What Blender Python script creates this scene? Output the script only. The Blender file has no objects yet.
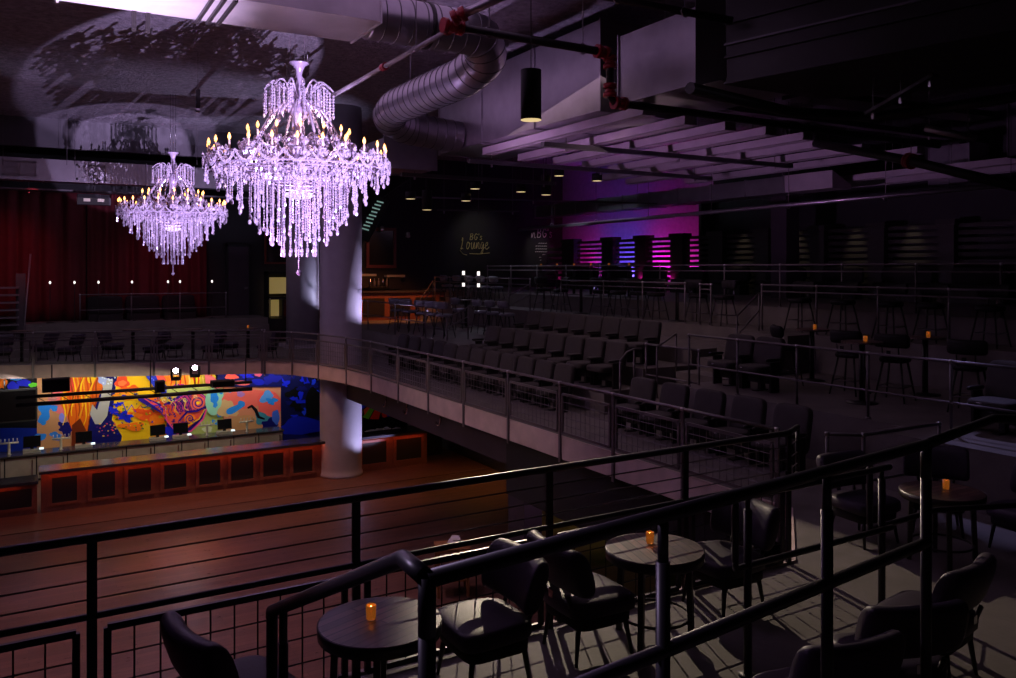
import bpy, bmesh, math, random
from math import sin, cos, pi, radians as R
from mathutils import Vector as V, Matrix
random.seed(7)
SC = bpy.context.scene
COL = SC.collection
ORD = ['first','second','third','fourth','fifth','sixth','seventh','eighth','ninth','tenth','eleventh','twelfth',
       'thirteenth','fourteenth','fifteenth','sixteenth','seventeenth','eighteenth','nineteenth','twentieth']
# ------------------------------------------------------------------ frame
# X runs along the bar, Y runs down the hall, dance floor at z = 0, balcony at 3.6, eye at 6.7
EYE = 6.7; F = 830.0; CX = 508.0; HY = 268.0
C30, S30 = cos(R(30)), sin(R(30))
def _ray(x, y):
    u = (x-CX)/F; v = (HY-y)/F
    return C30*u+S30, -S30*u+C30, v
def pz(x, y, z):
    a, b, v = _ray(x, y); d = (z-EYE)/v; return V((a*d, b*d, z))
def pn(x, y, n):
    a, b, v = _ray(x, y); d = n/a; return V((n, b*d, EYE+v*d))
def ps(x, y, s):
    a, b, v = _ray(x, y); d = s/b; return V((a*d, s, EYE+v*d))
def pd(x, y, d):
    a, b, v = _ray(x, y); return V((a*d, b*d, EYE+v*d))

# ------------------------------------------------------------------ materials
def mat(name, col, rough=.5, metal=0., bump=0., bscale=40., var=0., vscale=6., spec=.5, emit=None, estr=0., coat=0., trans=0.):
    m = bpy.data.materials.new(name); m.use_nodes = True
    nt = m.node_tree; b = nt.nodes['Principled BSDF']
    b.inputs['Base Color'].default_value = (*col, 1)
    b.inputs['Roughness'].default_value = rough
    b.inputs['Metallic'].default_value = metal
    b.inputs['Specular IOR Level'].default_value = spec
    b.inputs['Coat Weight'].default_value = coat
    b.inputs['Transmission Weight'].default_value = trans
    if emit:
        b.inputs['Emission Color'].default_value = (*emit, 1); b.inputs['Emission Strength'].default_value = estr
    if bump or var:
        tc = nt.nodes.new('ShaderNodeTexCoord')
        no = nt.nodes.new('ShaderNodeTexNoise'); no.inputs['Scale'].default_value = vscale if var else bscale
        no.inputs['Detail'].default_value = 5
        nt.links.new(tc.outputs['Object'], no.inputs['Vector'])
        if var:
            mx = nt.nodes.new('ShaderNodeMix'); mx.data_type = 'RGBA'
            mx.inputs['A'].default_value = (*[c*(1-var) for c in col], 1)
            mx.inputs['B'].default_value = (*[min(1, c*(1+var)) for c in col], 1)
            nt.links.new(no.outputs['Fac'], mx.inputs['Factor'])
            nt.links.new(mx.outputs['Result'], b.inputs['Base Color'])
        if bump:
            n2 = nt.nodes.new('ShaderNodeTexNoise'); n2.inputs['Scale'].default_value = bscale
            nt.links.new(tc.outputs['Object'], n2.inputs['Vector'])
            bp = nt.nodes.new('ShaderNodeBump'); bp.inputs['Strength'].default_value = bump; bp.inputs['Distance'].default_value = .02
            nt.links.new(n2.outputs['Fac'], bp.inputs['Height']); nt.links.new(bp.outputs['Normal'], b.inputs['Normal'])
    return m
def wood(name, c1, c2, plank=.12, length=1.4, rough=.35, axis=0, spec=.5, bump=.0, mortar=.004):
    m = mat(name, c1, rough, spec=spec); nt = m.node_tree; b = nt.nodes['Principled BSDF']
    tc = nt.nodes.new('ShaderNodeTexCoord'); mp = nt.nodes.new('ShaderNodeMapping')
    if axis: mp.inputs['Rotation'].default_value = (0, 0, pi/2)
    br = nt.nodes.new('ShaderNodeTexBrick'); br.inputs['Scale'].default_value = 1
    br.inputs['Brick Width'].default_value = length; br.inputs['Row Height'].default_value = plank
    br.inputs['Mortar Size'].default_value = mortar; br.inputs['Bias'].default_value = 0
    br.inputs['Color1'].default_value = (*c1, 1); br.inputs['Color2'].default_value = (*c2, 1)
    br.inputs['Mortar'].default_value = (*[c*.25 for c in c1], 1)
    no = nt.nodes.new('ShaderNodeTexNoise'); no.inputs['Scale'].default_value = 3; no.inputs['Detail'].default_value = 6
    mp2 = nt.nodes.new('ShaderNodeMapping'); mp2.inputs['Scale'].default_value = (12, 1.5, 1) if axis else (1.5, 12, 1)
    mx = nt.nodes.new('ShaderNodeMix'); mx.data_type = 'RGBA'; mx.blend_type = 'MULTIPLY'; mx.inputs['Factor'].default_value = .75
    rp = nt.nodes.new('ShaderNodeValToRGB'); rp.color_ramp.elements[0].position = .3; rp.color_ramp.elements[0].color = (.35, .35, .35, 1)
    rp.color_ramp.elements[1].position = .7
    L = nt.links.new
    L(tc.outputs['Object'], mp.inputs['Vector']); L(mp.outputs['Vector'], br.inputs['Vector'])
    L(tc.outputs['Object'], mp2.inputs['Vector']); L(mp2.outputs['Vector'], no.inputs['Vector']); L(no.outputs['Fac'], rp.inputs['Fac'])
    L(br.outputs['Color'], mx.inputs['A']); L(rp.outputs['Color'], mx.inputs['B']); L(mx.outputs['Result'], b.inputs['Base Color'])
    ma = nt.nodes.new('ShaderNodeMath'); ma.operation = 'MULTIPLY_ADD'; ma.inputs[1].default_value = .25; ma.inputs[2].default_value = rough-.12
    L(no.outputs['Fac'], ma.inputs[0]); L(ma.outputs[0], b.inputs['Roughness'])
    return m
M = {}
M['black_metal'] = mat('black painted steel', (.024, .02, .027), .40, .3, spec=.6, var=.3, vscale=3)
M['grey_metal'] = mat('worn grey steel', (.15, .13, .14), .42, .3, var=.3, vscale=4)
M['clamp'] = mat('bare steel clamp', (.45, .43, .45), .3, .9)
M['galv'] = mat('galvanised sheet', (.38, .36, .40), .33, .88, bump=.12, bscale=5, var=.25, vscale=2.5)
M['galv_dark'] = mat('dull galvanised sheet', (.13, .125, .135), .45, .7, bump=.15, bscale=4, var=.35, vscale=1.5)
M['duct_black'] = mat('black painted duct', (.03, .027, .028), .42, .35, bump=.2, bscale=3, var=.4, vscale=1.2)
M['baffle'] = mat('pale ceiling baffle', (.42, .38, .42), .55, .1, var=.25, vscale=2)
M['concrete'] = mat('stained concrete', (.15, .13, .122), .7, 0, bump=.15, bscale=18, var=.4, vscale=2.2)
M['fascia'] = mat('concrete slab edge', (.62, .48, .44), .75, 0, bump=.2, bscale=12, var=.3, vscale=3)
M['black_paint'] = mat('matt black paint', (.014, .013, .015), .75, 0, bump=.1, bscale=20, var=.3)
M['ceiling'] = mat('sprayed dark ceiling', (.30, .27, .31), .9, 0, bump=2., bscale=14, var=.75, vscale=7)
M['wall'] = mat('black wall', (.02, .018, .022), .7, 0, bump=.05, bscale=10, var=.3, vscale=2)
M['plum_wall'] = mat('dark plum wall', (.045, .03, .045), .7, 0, var=.3, vscale=2)
M['grey_wall'] = mat('dark grey wall', (.12, .11, .125), .75, 0, var=.2, vscale=2)
M['leather'] = mat('black leather', (.018, .015, .018), .62, 0, bump=.08, bscale=90, spec=.22, var=.2, vscale=8)
M['leather_p'] = mat('plum black leather', (.042, .029, .05), .5, 0, bump=.08, bscale=90, spec=.34, var=.2, vscale=8)
M['leather_g'] = mat('grey leather', (.16, .15, .19), .4, 0, bump=.08, bscale=90, spec=.5, var=.2, vscale=8)
M['leg'] = mat('black lacquered wood', (.018, .015, .016), .4)
M['seat_fabric'] = mat('charcoal upholstery', (.045, .037, .037), .75, 0, bump=.2, bscale=120, var=.25, vscale=9)
M['crystal'] = mat('cut crystal', (.66, .58, .72), .14, .25, spec=1., coat=.6)
M['galv_lit'] = mat('lit galvanised sheet', (.66, .62, .66), .42, .45, bump=.25, bscale=5, var=.3, vscale=1.6)  # paler copy of the galvanised sheet, uplight put into its colour
M['crystal_arm'] = mat('crystal arm glass', (.6, .5, .68), .2, .3, spec=1., coat=.5)
M['flame'] = mat('candle bulb glow', (1, .6, .2), .4, emit=(1, .40, .09), estr=5)
M['flame_small'] = mat('candle flame', (1, .5, .12), .4, emit=(1, .45, .10), estr=28)
M['ivory'] = mat('ivory candle sleeve', (.75, .6, .5), .5)
M['chrome'] = mat('polished steel', (.6, .58, .62), .16, 1.)
M['steel'] = mat('brushed steel', (.48, .45, .38), .38, .35, var=.3, vscale=3)
M['red_pipe'] = mat('red pipe fitting', (.35, .02, .03), .35, .1)
M['red_curtain'] = mat('red velvet', (.10, .006, .011), .85, 0, bump=.2, bscale=60, var=.25, vscale=5)
M['amber'] = mat('lit amber votive glass', (.9, .45, .12), .12, 0, trans=.7, emit=(1, .36, .05), estr=.05)
M['glow_bowl'] = mat('frosted lamp bowl', (.9, .85, 1), .3, emit=(.85, .72, 1), estr=.7)
M['floor'] = wood('dance floor boards', (.18, .088, .066), (.115, .056, .045), .14, 1.6, .32)
M['bar_floor'] = wood('bar walkway boards', (.20, .085, .05), (.15, .06, .038), .09, .6, .42)  # narrower boards; their extra brightness stands for the bar light
M['bar_wood'] = mat('bar front timber', (.20, .065, .04), .5, 0, bump=.15, bscale=40, var=.4, vscale=14)
M['bar_panel'] = mat('bar front black panel', (.012, .01, .011), .55)
M['bar_top'] = mat('bar top stone', (.045, .04, .05), .18, 0, spec=.6, var=.3, vscale=4)
M['table_wood'] = wood('table planks', (.27, .17, .14), (.10, .065, .06), .075, 1.6, .45, mortar=.007)
M['table_edge'] = mat('table edge', (.03, .022, .022), .4)
M['frame_wood'] = mat('mahogany frame', (.20, .045, .03), .35, var=.3, vscale=10)
M['mirror'] = mat('dark mirror', (.10, .075, .08), .12, .7)
M['gold_sign'] = mat('gold sign paint', (.80, .68, .30), .5)
M['chalk'] = mat('chalk lettering', (.85, .83, .8), .6)
M['screen'] = mat('dark screen', (.006, .006, .008), .15)
M['lit_white'] = mat('lit lens', (1, 1, 1), .3, emit=(.95, .78, 1), estr=40)
M['lit_small'] = mat('small lit lamp', (1, 1, 1), .3, emit=(1, .9, .85), estr=1.4)
M['lit_tablet'] = mat('lit keypad', (.8, .9, 1), .3, emit=(.75, .95, 1), estr=.9)
M['lit_warm'] = mat('lit warm lamp', (1, .9, .6), .3, emit=(1, .75, .35), estr=.8)
M['lit_yellow'] = mat('lit yellow panel', (.9, .75, .35), .5, emit=(1, .72, .22), estr=.16)
M['lit_teal'] = mat('lit teal screen', (.6, .8, .75), .3, emit=(.5, .85, .75), estr=.22)
M['column'] = mat('painted concrete column', (.34, .31, .36), .55, 0, bump=.12, bscale=9, var=.15, vscale=3)
M['slat'] = mat('black slat', (.03, .027, .025), .35, .1, var=.2)
M['white_item'] = mat('white plate', (.75, .7, .6), .4)
M['paper'] = mat('white paper', (.6, .58, .58), .7)
M['oak'] = mat('oak crate wood', (.30, .13, .05), .5, var=.3, vscale=12)
M['blue_lit'] = mat('booth-lit wall tone', (.30, .28, .42), .7, 0, var=.25, vscale=5)  # lit stretch of the right wall, booth light put into its colour

# ------------------------------------------------------------------ mesh builder
class MB:
    def __init__(s): s.v = []; s.f = []; s.sm = []
    def add(s, vs, fs, smooth=False):
        o = len(s.v); s.v += [tuple(p) for p in vs]
        for f in fs: s.f.append([o+i for i in f]); s.sm.append(smooth)
        return s
    def box(s, x0, x1, y0, y1, z0, z1):
        vs = [(x, y, z) for x in (x0, x1) for y in (y0, y1) for z in (z0, z1)]
        return s.add(vs, [(0,1,3,2),(4,6,7,5),(0,4,5,1),(2,3,7,6),(0,2,6,4),(1,5,7,3)])
    def hexa(s, b, t):
        vs = list(b)+list(t); n = len(b)
        return s.add(vs, [tuple(range(n))[::-1], tuple(range(n, 2*n))]+[(i, (i+1) % n, n+(i+1) % n, n+i) for i in range(n)])
    def prism(s, poly, z0, z1): return s.hexa([(x, y, z0) for x, y in poly], [(x, y, z1) for x, y in poly])
    def bar(s, p, q, w, h=None, up=V((0, 0, 1))):
        h = h or w; p = V(p); q = V(q); d = (q-p).normalized(); up = V(up)
        if abs(d.dot(up)) > .98: up = V((1, 0, 0))
        a = d.cross(up).normalized()*w/2; b = a.cross(d).normalized()*h/2
        vs = [c+i*a+j*b for c in (p, q) for i, j in ((-1,-1),(1,-1),(1,1),(-1,1))]
        return s.add(vs, [(3,2,1,0),(4,5,6,7),(0,1,5,4),(1,2,6,5),(2,3,7,6),(3,0,4,7)])
    def tube(s, pts, r, seg=8, caps=True, closed=False):
        pts = [V(p) for p in pts]; n = len(pts); rs = r if isinstance(r, (list, tuple)) else [r]*n
        t = []
        for i in range(n):
            if closed: d = pts[(i+1) % n]-pts[i-1]
            else: d = pts[min(i+1, n-1)]-pts[max(i-1, 0)]
            t.append(d.normalized() if d.length else V((0,0,1)))
        a = t[0].cross(V((0, 0, 1)))
        if a.length < .02: a = t[0].cross(V((1, 0, 0)))
        a.normalize(); o = len(s.v)
        for i in range(n):
            a = a-t[i]*a.dot(t[i])
            if a.length < 1e-5: a = t[i].orthogonal()
            a.normalize(); b = t[i].cross(a)
            for k in range(seg):
                an = 2*pi*k/seg; s.v.append(tuple(pts[i]+(a*cos(an)+b*sin(an))*rs[i]))
        m = n if closed else n-1
        for i in range(m):
            j = (i+1) % n
            for k in range(seg):
                k2 = (k+1) % seg
                s.f.append([o+i*seg+k, o+i*seg+k2, o+j*seg+k2, o+j*seg+k]); s.sm.append(seg > 5)
        if caps and not closed:
            s.f.append([o+k for k in range(seg)][::-1]); s.sm.append(False)
            s.f.append([o+(n-1)*seg+k for k in range(seg)]); s.sm.append(False)
        return s
    def lathe(s, prof, seg=16, c=(0, 0, 0), smooth=True):
        o = len(s.v); n = len(prof)
        for r, z in prof:
            for k in range(seg):
                an = 2*pi*k/seg; s.v.append((c[0]+r*cos(an), c[1]+r*sin(an), c[2]+z))
        for i in range(n-1):
            for k in range(seg):
                k2 = (k+1) % seg
                s.f.append([o+i*seg+k, o+i*seg+k2, o+(i+1)*seg+k2, o+(i+1)*seg+k]); s.sm.append(smooth)
        s.f.append([o+k for k in range(seg)][::-1]); s.sm.append(False)
        s.f.append([o+(n-1)*seg+k for k in range(seg)]); s.sm.append(False)
        return s
    def pillow(s, c, sx, sy, sz, e=.35, nu=20, nv=12, fn=None):
        """super-ellipsoid, half sizes; fn bends it"""
        def pw(a, k): return math.copysign(abs(a)**k, a)
        o = len(s.v)
        for j in range(nv+1):
            la = -pi/2+pi*j/nv
            for i in range(nu):
                lo = 2*pi*i/nu
                p = V((sx*pw(cos(la), e)*pw(cos(lo), e), sy*pw(cos(la), e)*pw(sin(lo), e), sz*pw(sin(la), e)))
                if fn: p = V(fn(p))
                s.v.append(tuple(p+V(c)))
        for j in range(nv):
            for i in range(nu):
                i2 = (i+1) % nu
                s.f.append([o+j*nu+i, o+j*nu+i2, o+(j+1)*nu+i2, o+(j+1)*nu+i]); s.sm.append(True)
        return s
    def roll(s, c, w, rx, rz, bend=0., tilt=0., seg=16, n=14, e=.75, er=.05):
        """long cushion along y with rounded ends, oval section (half sizes rx, rz)"""
        def pw(a): return math.copysign(abs(a)**e, a)
        o = len(s.v); ys = []
        for i in range(5): ys.append((-w+er*(1-cos(pi/2*i/4)), sin(pi/2*(i/4))*.35+.65 if i else .0))
        for i in range(1, n): ys.append((-w+er+(2*w-2*er)*i/n, 1.))
        for i in range(5): ys.append((w-er*(1-cos(pi/2*(4-i)/4)), sin(pi/2*((4-i)/4))*.35+.65 if i < 4 else .0))
        for y, k in ys:
            for j in range(seg):
                a = 2*pi*j/seg; x = rx*k*pw(cos(a)); z = rz*(k if k < 1 else 1)*pw(sin(a))
                s.v.append((c[0]+x+bend*(y/w)**2+tilt*z, c[1]+y, c[2]+z))
        for i in range(len(ys)-1):
            for j in range(seg):
                j2 = (j+1) % seg; s.f.append([o+i*seg+j, o+i*seg+j2, o+(i+1)*seg+j2, o+(i+1)*seg+j]); s.sm.append(True)
        return s
    def octa(s, c, r, h, rot=0.):
        c = V(c); vs = [c+V((r*cos(rot+k*pi/2), r*sin(rot+k*pi/2), 0)) for k in range(4)]+[c+V((0,0,h)), c-V((0,0,h*1.3))]
        return s.add(vs, [(0,1,4),(1,2,4),(2,3,4),(3,0,4),(1,0,5),(2,1,5),(3,2,5),(0,3,5)])
    def mesh(s, name, m):
        me = bpy.data.meshes.new(name); me.from_pydata(s.v, [], s.f)
        me.polygons.foreach_set('use_smooth', s.sm)
        if m: me.materials.append(m)
        me.update()
        bm = bmesh.new(); bm.from_mesh(me); bmesh.ops.recalc_face_normals(bm, faces=bm.faces); bm.to_mesh(me); bm.free()
        return me
    def build(s, name, m, parent=None):
        o = bpy.data.objects.new(name, s.mesh(name, M[m] if isinstance(m, str) else m)); COL.objects.link(o)
        if parent: o.parent = parent
        return o
def tag(o, label=None, cat=None, group=None, kind=None):
    if label: o['label'] = label
    if cat: o['category'] = cat
    if group: o['group'] = group
    if kind: o['kind'] = kind
    return o
def thing(name, label, cat, loc=(0, 0, 0), rz=0., group=None):
    o = bpy.data.objects.new(name, None); COL.objects.link(o); o.location = loc; o.rotation_euler = (0, 0, rz)
    o.empty_display_size = .1
    return tag(o, label, cat, group)
def struct(mb, name, m, label, cat='wall'): return tag(mb.build(name, m), label, cat, kind='structure')
KIDS = {}
def copy_tree(o, loc=None, rz=None, label=None, group=None, parent=None):
    c = o.copy(); COL.objects.link(c)
    if parent: c.parent = parent
    if loc is not None: c.location = loc
    if rz is not None: c.rotation_euler = (0, 0, rz)
    if label: c['label'] = label
    if group: c['group'] = group
    for ch in list(o.children): copy_tree(ch, parent=c)
    return c
class Kind:
    """first place() moves the prototype, later ones copy it"""
    def __init__(s, make): s.make = make; s.proto = None
    def place(s, loc, rz, label, group=None):
        if s.proto is None:
            s.proto = s.make(); o = s.proto; o.location = loc; o.rotation_euler = (0, 0, rz); o['label'] = label
            if group: o['group'] = group
            return o
        o = copy_tree(s.proto, loc, rz, label)
        if group: o['group'] = group
        elif 'group' in o.keys(): del o['group']
        return o
def spot(name, loc, target, power, col, size, blend=.2, radius=.05):
    l = bpy.data.lights.new(name, 'SPOT'); l.energy = power; l.color = col; l.spot_size = R(size); l.spot_blend = blend; l.shadow_soft_size = radius
    o = bpy.data.objects.new(name, l); COL.objects.link(o); o.location = loc
    o.rotation_euler = (V(target)-V(loc)).to_track_quat('-Z', 'Y').to_euler(); return o
def point(name, loc, power, col, radius=.3):
    l = bpy.data.lights.new(name, 'POINT'); l.energy = power; l.color = col; l.shadow_soft_size = radius
    o = bpy.data.objects.new(name, l); COL.objects.link(o); o.location = loc; return o
def area(name, loc, target, power, col, sx, sy, spread=180):
    l = bpy.data.lights.new(name, 'AREA'); l.energy = power; l.color = col; l.shape = 'RECTANGLE'; l.size = sx; l.size_y = sy; l.spread = R(spread)
    o = bpy.data.objects.new(name, l); COL.objects.link(o); o.location = loc
    o.rotation_euler = (V(target)-V(loc)).to_track_quat('-Z', 'Y').to_euler(); return o

# ------------------------------------------------------------------ camera
cam = bpy.data.cameras.new('camera'); co = bpy.data.objects.new('camera', cam); COL.objects.link(co)
co.location = (0, 0, EYE); co.rotation_euler = (pi/2, 0, -pi/6)
cam.sensor_width = 36; cam.lens = 36*F/1016; cam.shift_y = -(339-HY)/1016; cam.clip_start = .05; cam.clip_end = 200
SC.camera = co
# ================================================================== STRUCTURE
T_D0 = 5.72
ZB = 3.6                                     # balcony floor
EDGE = [(7.0, 6.06), (8.5, 7.4), (8.5, 22.5), (8.34, 24.2), (7.98, 25.8), (7.5, 27.1), (6.8, 27.9), (5, 28.6), (.2, 30.4), (-8, 33.5)]
struct(MB().box(-8.2, 24.2, -2.5, 36.4, -.2, 0), 'floor', 'floor', 'dark reddish plank dance floor below the balcony', 'floor')
struct(MB().box(-8, 13.4, 24.3, 31.2, 0, .012), 'floor_bar_walkway', 'bar_floor', 'plank walkway in front of the downstairs bar, brightened for the bar light', 'floor')
mb = MB(); mb.prism([(-8, -2.4), (8.5, -2.4), (8.5, 7.4), (7.0, 6.06), (-8, 5.98)], ZB-.38, ZB); mb.box(8.5, 24.2, -2.4, 36.2, ZB-.38, ZB)
struct(mb, 'floor_balcony', 'concrete', 'grey concrete balcony floor along the front and right side', 'floor')
mb = MB(); mb.prism(EDGE[2:]+[(-8, 36.2), (8.5, 36.2)], ZB-.38, ZB)
struct(mb, 'floor_balcony_back', 'concrete', 'grey concrete balcony floor along the far side', 'floor')
mb = MB()
for (a, b) in zip(EDGE[:-1], EDGE[1:]):
    a = V((*a, 0)); b = V((*b, 0)); d = (b-a).normalized(); nrm = V((-d.y, d.x, 0))
    if nrm.dot(V((4, 18, 0))-a) < 0: nrm = -nrm
    q = [a, b, b+nrm*.05, a+nrm*.05]
    mb.hexa([(p.x, p.y, ZB-.40) for p in q], [(p.x, p.y, ZB+.02) for p in q])
mb.hexa([(-8, 5.98, ZB-.4), (7, 6.06, ZB-.4), (7, 6.11, ZB-.4), (-8, 6.03, ZB-.4)], [(-8, 5.98, ZB+.02), (7, 6.06, ZB+.02), (7, 6.11, ZB+.02), (-8, 6.03, ZB+.02)])
struct(mb, 'trim_slab_edge', 'fascia', 'pinkish concrete slab edge running round the balcony', 'trim')
struct(MB().box(8.75, 9.1, 15, 26.5, 2.55, ZB-.38), 'trim_balcony_beam', 'plum_wall', 'dark plum beam under the right balcony edge', 'beam')
struct(MB().box(8.62, 8.98, 8, 15, 2.0, ZB-.38), 'trim_balcony_downstand', 'black_paint', 'black downstand beam under the near right balcony', 'beam')
struct(MB().box(-8.2, 24.4, -2.5, 36.4, 11.9, 12.1), 'ceiling', 'ceiling', 'rough black sprayed ceiling high above', 'ceiling')
mb = MB(); mb.box(-8.2, 24.4, 36.2, 36.4, 3.2, 11.9); struct(mb, 'wall_back', 'wall', 'black back wall behind the far balcony', 'wall')
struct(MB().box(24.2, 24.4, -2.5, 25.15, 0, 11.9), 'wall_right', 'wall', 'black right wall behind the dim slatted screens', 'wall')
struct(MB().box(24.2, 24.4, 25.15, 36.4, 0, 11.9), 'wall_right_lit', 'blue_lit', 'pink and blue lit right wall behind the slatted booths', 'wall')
struct(MB().box(23.45, 24.2, 25.05, 25.2, T_D0, 9.6), 'wall_booth_light_stop', 'wall', 'black partition added to stop the pink booth light spilling', 'wall')  # added to keep booth light off the wall beyond
struct(MB().box(-8.4, -8.2, -2.5, 36.4, 0, 11.9), 'wall_left', 'wall', 'black left wall', 'wall')
struct(MB().box(-8.4, 24.4, -2.7, -2.5, 0, 11.9), 'wall_front', 'wall', 'black wall behind the viewer', 'wall')
struct(MB().box(-8.2, 13.4, 31.45, 31.65, 0, ZB-.38), 'wall_bar', 'black_paint', 'black wall behind the downstairs bar', 'wall')
struct(MB().box(13.4, 13.6, 7.2, 31.6, 0, ZB-.38), 'wall_under_balcony', 'wall', 'black wall under the right balcony', 'wall')
struct(MB().box(-8.2, 8.6, 33.0, 33.25, 10.9, 11.9), 'wall_soffit', 'grey_wall', 'grey soffit wall above the far air duct', 'wall')
# upper tiers on the right
T_B, T_C, T_D, T_E = 4.4, 5.22, 5.72, 4.45
struct(MB().prism([(10.4, -2.3), (15, -2.3), (15, 12.5), (11.0, 12.5), (11.0, 7.6), (10.4, 7.6)], ZB, T_B), 'floor_stool_tier', 'concrete', 'concrete tier with bar stools right of the aisle', 'floor')
mb = MB(); mb.box(15, 24.2, -2.3, 36.2, ZB, T_C); struct(mb, 'floor_upper_tier', 'concrete', 'concrete upper tier behind the theatre seats', 'floor')
struct(MB().box(16.2, 24.2, -2.3, 36.2, T_C, T_D), 'floor_booth_tier', 'concrete', 'topmost concrete tier before the slatted booths', 'floor')
struct(MB().box(10.55, 15, 14.2, 21.5, ZB, 4.08), 'floor_middle_seat_row', 'concrete', 'concrete step under the middle theatre seat row', 'floor')
struct(MB().box(11.6, 15, 14.2, 21.5, 4.08, 4.5), 'floor_top_seat_row', 'concrete', 'concrete step under the top theatre seat row', 'floor')
struct(MB().box(13.0, 15, 14.2, 21.5, 4.5, 4.85), 'floor_seat_back_step', 'concrete', 'concrete step behind the top theatre seat row', 'floor')
struct(MB().box(10.6, 15, 21.6, 36.2, ZB, T_E), 'floor_far_tier', 'concrete', 'concrete tier with tables near the far column', 'floor')
mb = MB()
for i in range(6): mb.box(11.2+i*.62, 15, 12.6, 14.1, ZB+i*.27, ZB+(i+1)*.27)
struct(mb, 'floor_aisle_steps', 'concrete', 'concrete aisle steps between seats and stool tier', 'stairs')
# near platform, its lower landing and stair
T0 = 4.54
struct(MB().prism([(1.17, -2.3), (2.3, -2.3), (2.3, 2.78), (1.17, 2.64)], ZB, T0), 'floor_near_platform', 'concrete', 'raised concrete platform behind the near handrail', 'floor')
mb = MB()
for i in range(5): mb.box(-.6, 1.17, 2.5+i*.36 if i else -2.3, 2.86+i*.36, ZB, T0-i*.188)
struct(mb, 'floor_near_stair', 'concrete', 'concrete stair beside the near handrail', 'stairs')
# platform at the far end with steps
mb = MB(); mb.box(-8.2, 8.4, 34.0, 36.2, ZB, 4.7)
for i in range(3): mb.box(-8.2, 8.4, 33.1+i*.3, 34.0, ZB+i*.28, ZB+(i+1)*.28)
struct(mb, 'floor_far_platform', 'concrete', 'stepped platform in front of the red curtains', 'floor')
# columns
mb = MB(); mb.lathe([(.70, 0), (.70, .10), (.67, .14), (.67, .3), (.67, 11.9)], 40, (8.78, 26.06, 0))
struct(mb, 'column', 'column', 'thick round column rising from the dance floor past the balcony edge', 'column')
mb = MB(); mb.lathe([(.63, 0), (.63, 8.3)], 36, (9.35, 32.4, 3.6)); mb.box(8.6, 10.1, 31.65, 33.1, 3.6, 3.72)
struct(mb, 'column', 'column', 'round column on the far balcony just left of the thick one', 'column')
struct(MB().box(9.3, 9.75, 15.4, 16.1, 0, ZB-.38), 'column', 'plum_wall', 'square plum post on the dance floor under the right balcony', 'column')
p = pn(785, 215, 21.4)
struct(MB().box(21.1, 21.7, p.y-.32, p.y+.32, T_D, 11.9), 'column', 'plum_wall', 'square pink-lit post rising behind the slatted booths', 'column')

# ================================================================== RAILINGS
def mesh_panel(mb, p, q, z0, z1, fr=.045, wire=.012, dx=.12, dz=.12, ft=.03):
    p = V(p); q = V(q); d = (q-p); L = d.length; d.normalize()
    a = lambda t, z: (p+d*t)*1+V((0, 0, z))
    mb.bar(a(0, z0), a(L, z0), ft, fr); mb.bar(a(0, z1), a(L, z1), ft, fr)
    mb.bar(a(0, z0), a(0, z1), ft, fr, d); mb.bar(a(L, z0), a(L, z1), ft, fr, d)
    n = max(1, round(L/dx))
    for i in range(1, n): mb.tube([a(L*i/n, z0), a(L*i/n, z1)], wire/2, 4, False)
    n = max(1, round((z1-z0)/dz))
    for i in range(1, n): mb.tube([a(0, z0+(z1-z0)*i/n), a(L, z0+(z1-z0)*i/n)], wire/2, 4, False)
def railing(label, pts, zf, h, mids=(), posts=None, r=.024, pr=.024, panel=None, cables=(), m='black_metal', flat=False, base=True, ends=True, drop=0, clamps=True, dx=.12):
    """pts: (x, y) polyline of the top rail; posts: list of (x, y); heights above zf"""
    P0 = V((*pts[0], zf)); t = thing('guard_railing', label, 'railing', P0)
    A = lambda p, z: V((p[0], p[1], zf+z))-P0
    MB().tube([A(p, h) for p in pts], r, 10).build('top_rail', m, t)
    posts = posts if posts is not None else pts
    for z in mids: MB().tube([A(p, z) for p in pts], r*.8, 8).build('mid_rail', m, t)
    for z in cables: MB().tube([A(p, z) for p in pts], .006, 5).build('cable', 'grey_metal', t)
    for p in posts:
        mb = MB()
        if flat: mb.bar(A(p, -drop), A(p, h), .028, pr*2, V((1, 0, 0)) if abs(pts[-1][0]-pts[0][0]) > abs(pts[-1][1]-pts[0][1]) else V((0, 1, 0)))
        else: mb.tube([A(p, 0), A(p, h)], pr, 10)
        if base and not flat: mb.lathe([(pr*2.3, 0), (pr*2.3, .015), (pr*1.2, .03)], 10, tuple(A(p, 0)))
        po = mb.build('post', m, t)
        if clamps:
            c = MB()
            c.lathe([(.006, -.03), (r*1.35, -.025), (r*1.45, 0), (r*1.35, .025), (.006, .03)], 8, tuple(A(p, h)))
            c.build('clamp', 'clamp', po)
    if panel:
        for a, b in zip(posts[:-1], posts[1:]):
            a_, b_ = A(a, 0), A(b, 0); d = (b_-a_).normalized()*.09
            mb = MB(); mesh_panel(mb, a_+d, b_-d, panel[0], panel[1], dx=dx, dz=dx); mb.build('mesh_panel', 'grey_metal' if m == 'grey_metal' else m, t)
    return t
# near front edge: top rail, three cables, mid rail, mesh below
FP = [(n, 5.93+n*.02) for n in (-1.55, .35, 2.13, 3.88, 5.45, 6.9)]
t = railing('front balcony railing with cables and low mesh panels above the dance floor', FP+[(7.25, 6.25)], ZB, 1.37, mids=(.87,), posts=FP, r=.03, pr=.03, panel=(.05, .78), cables=(.98, 1.10, 1.23), flat=True, drop=.2, clamps=False, dx=.165)
p = FP[0]; mb = MB(); mb.tube([(7.25-p[0], 6.25-p[1], 1.37), (7.25-p[0], 6.25-p[1], .87)], .024, 8); mb.build('rail_end', 'black_metal', t)
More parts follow.
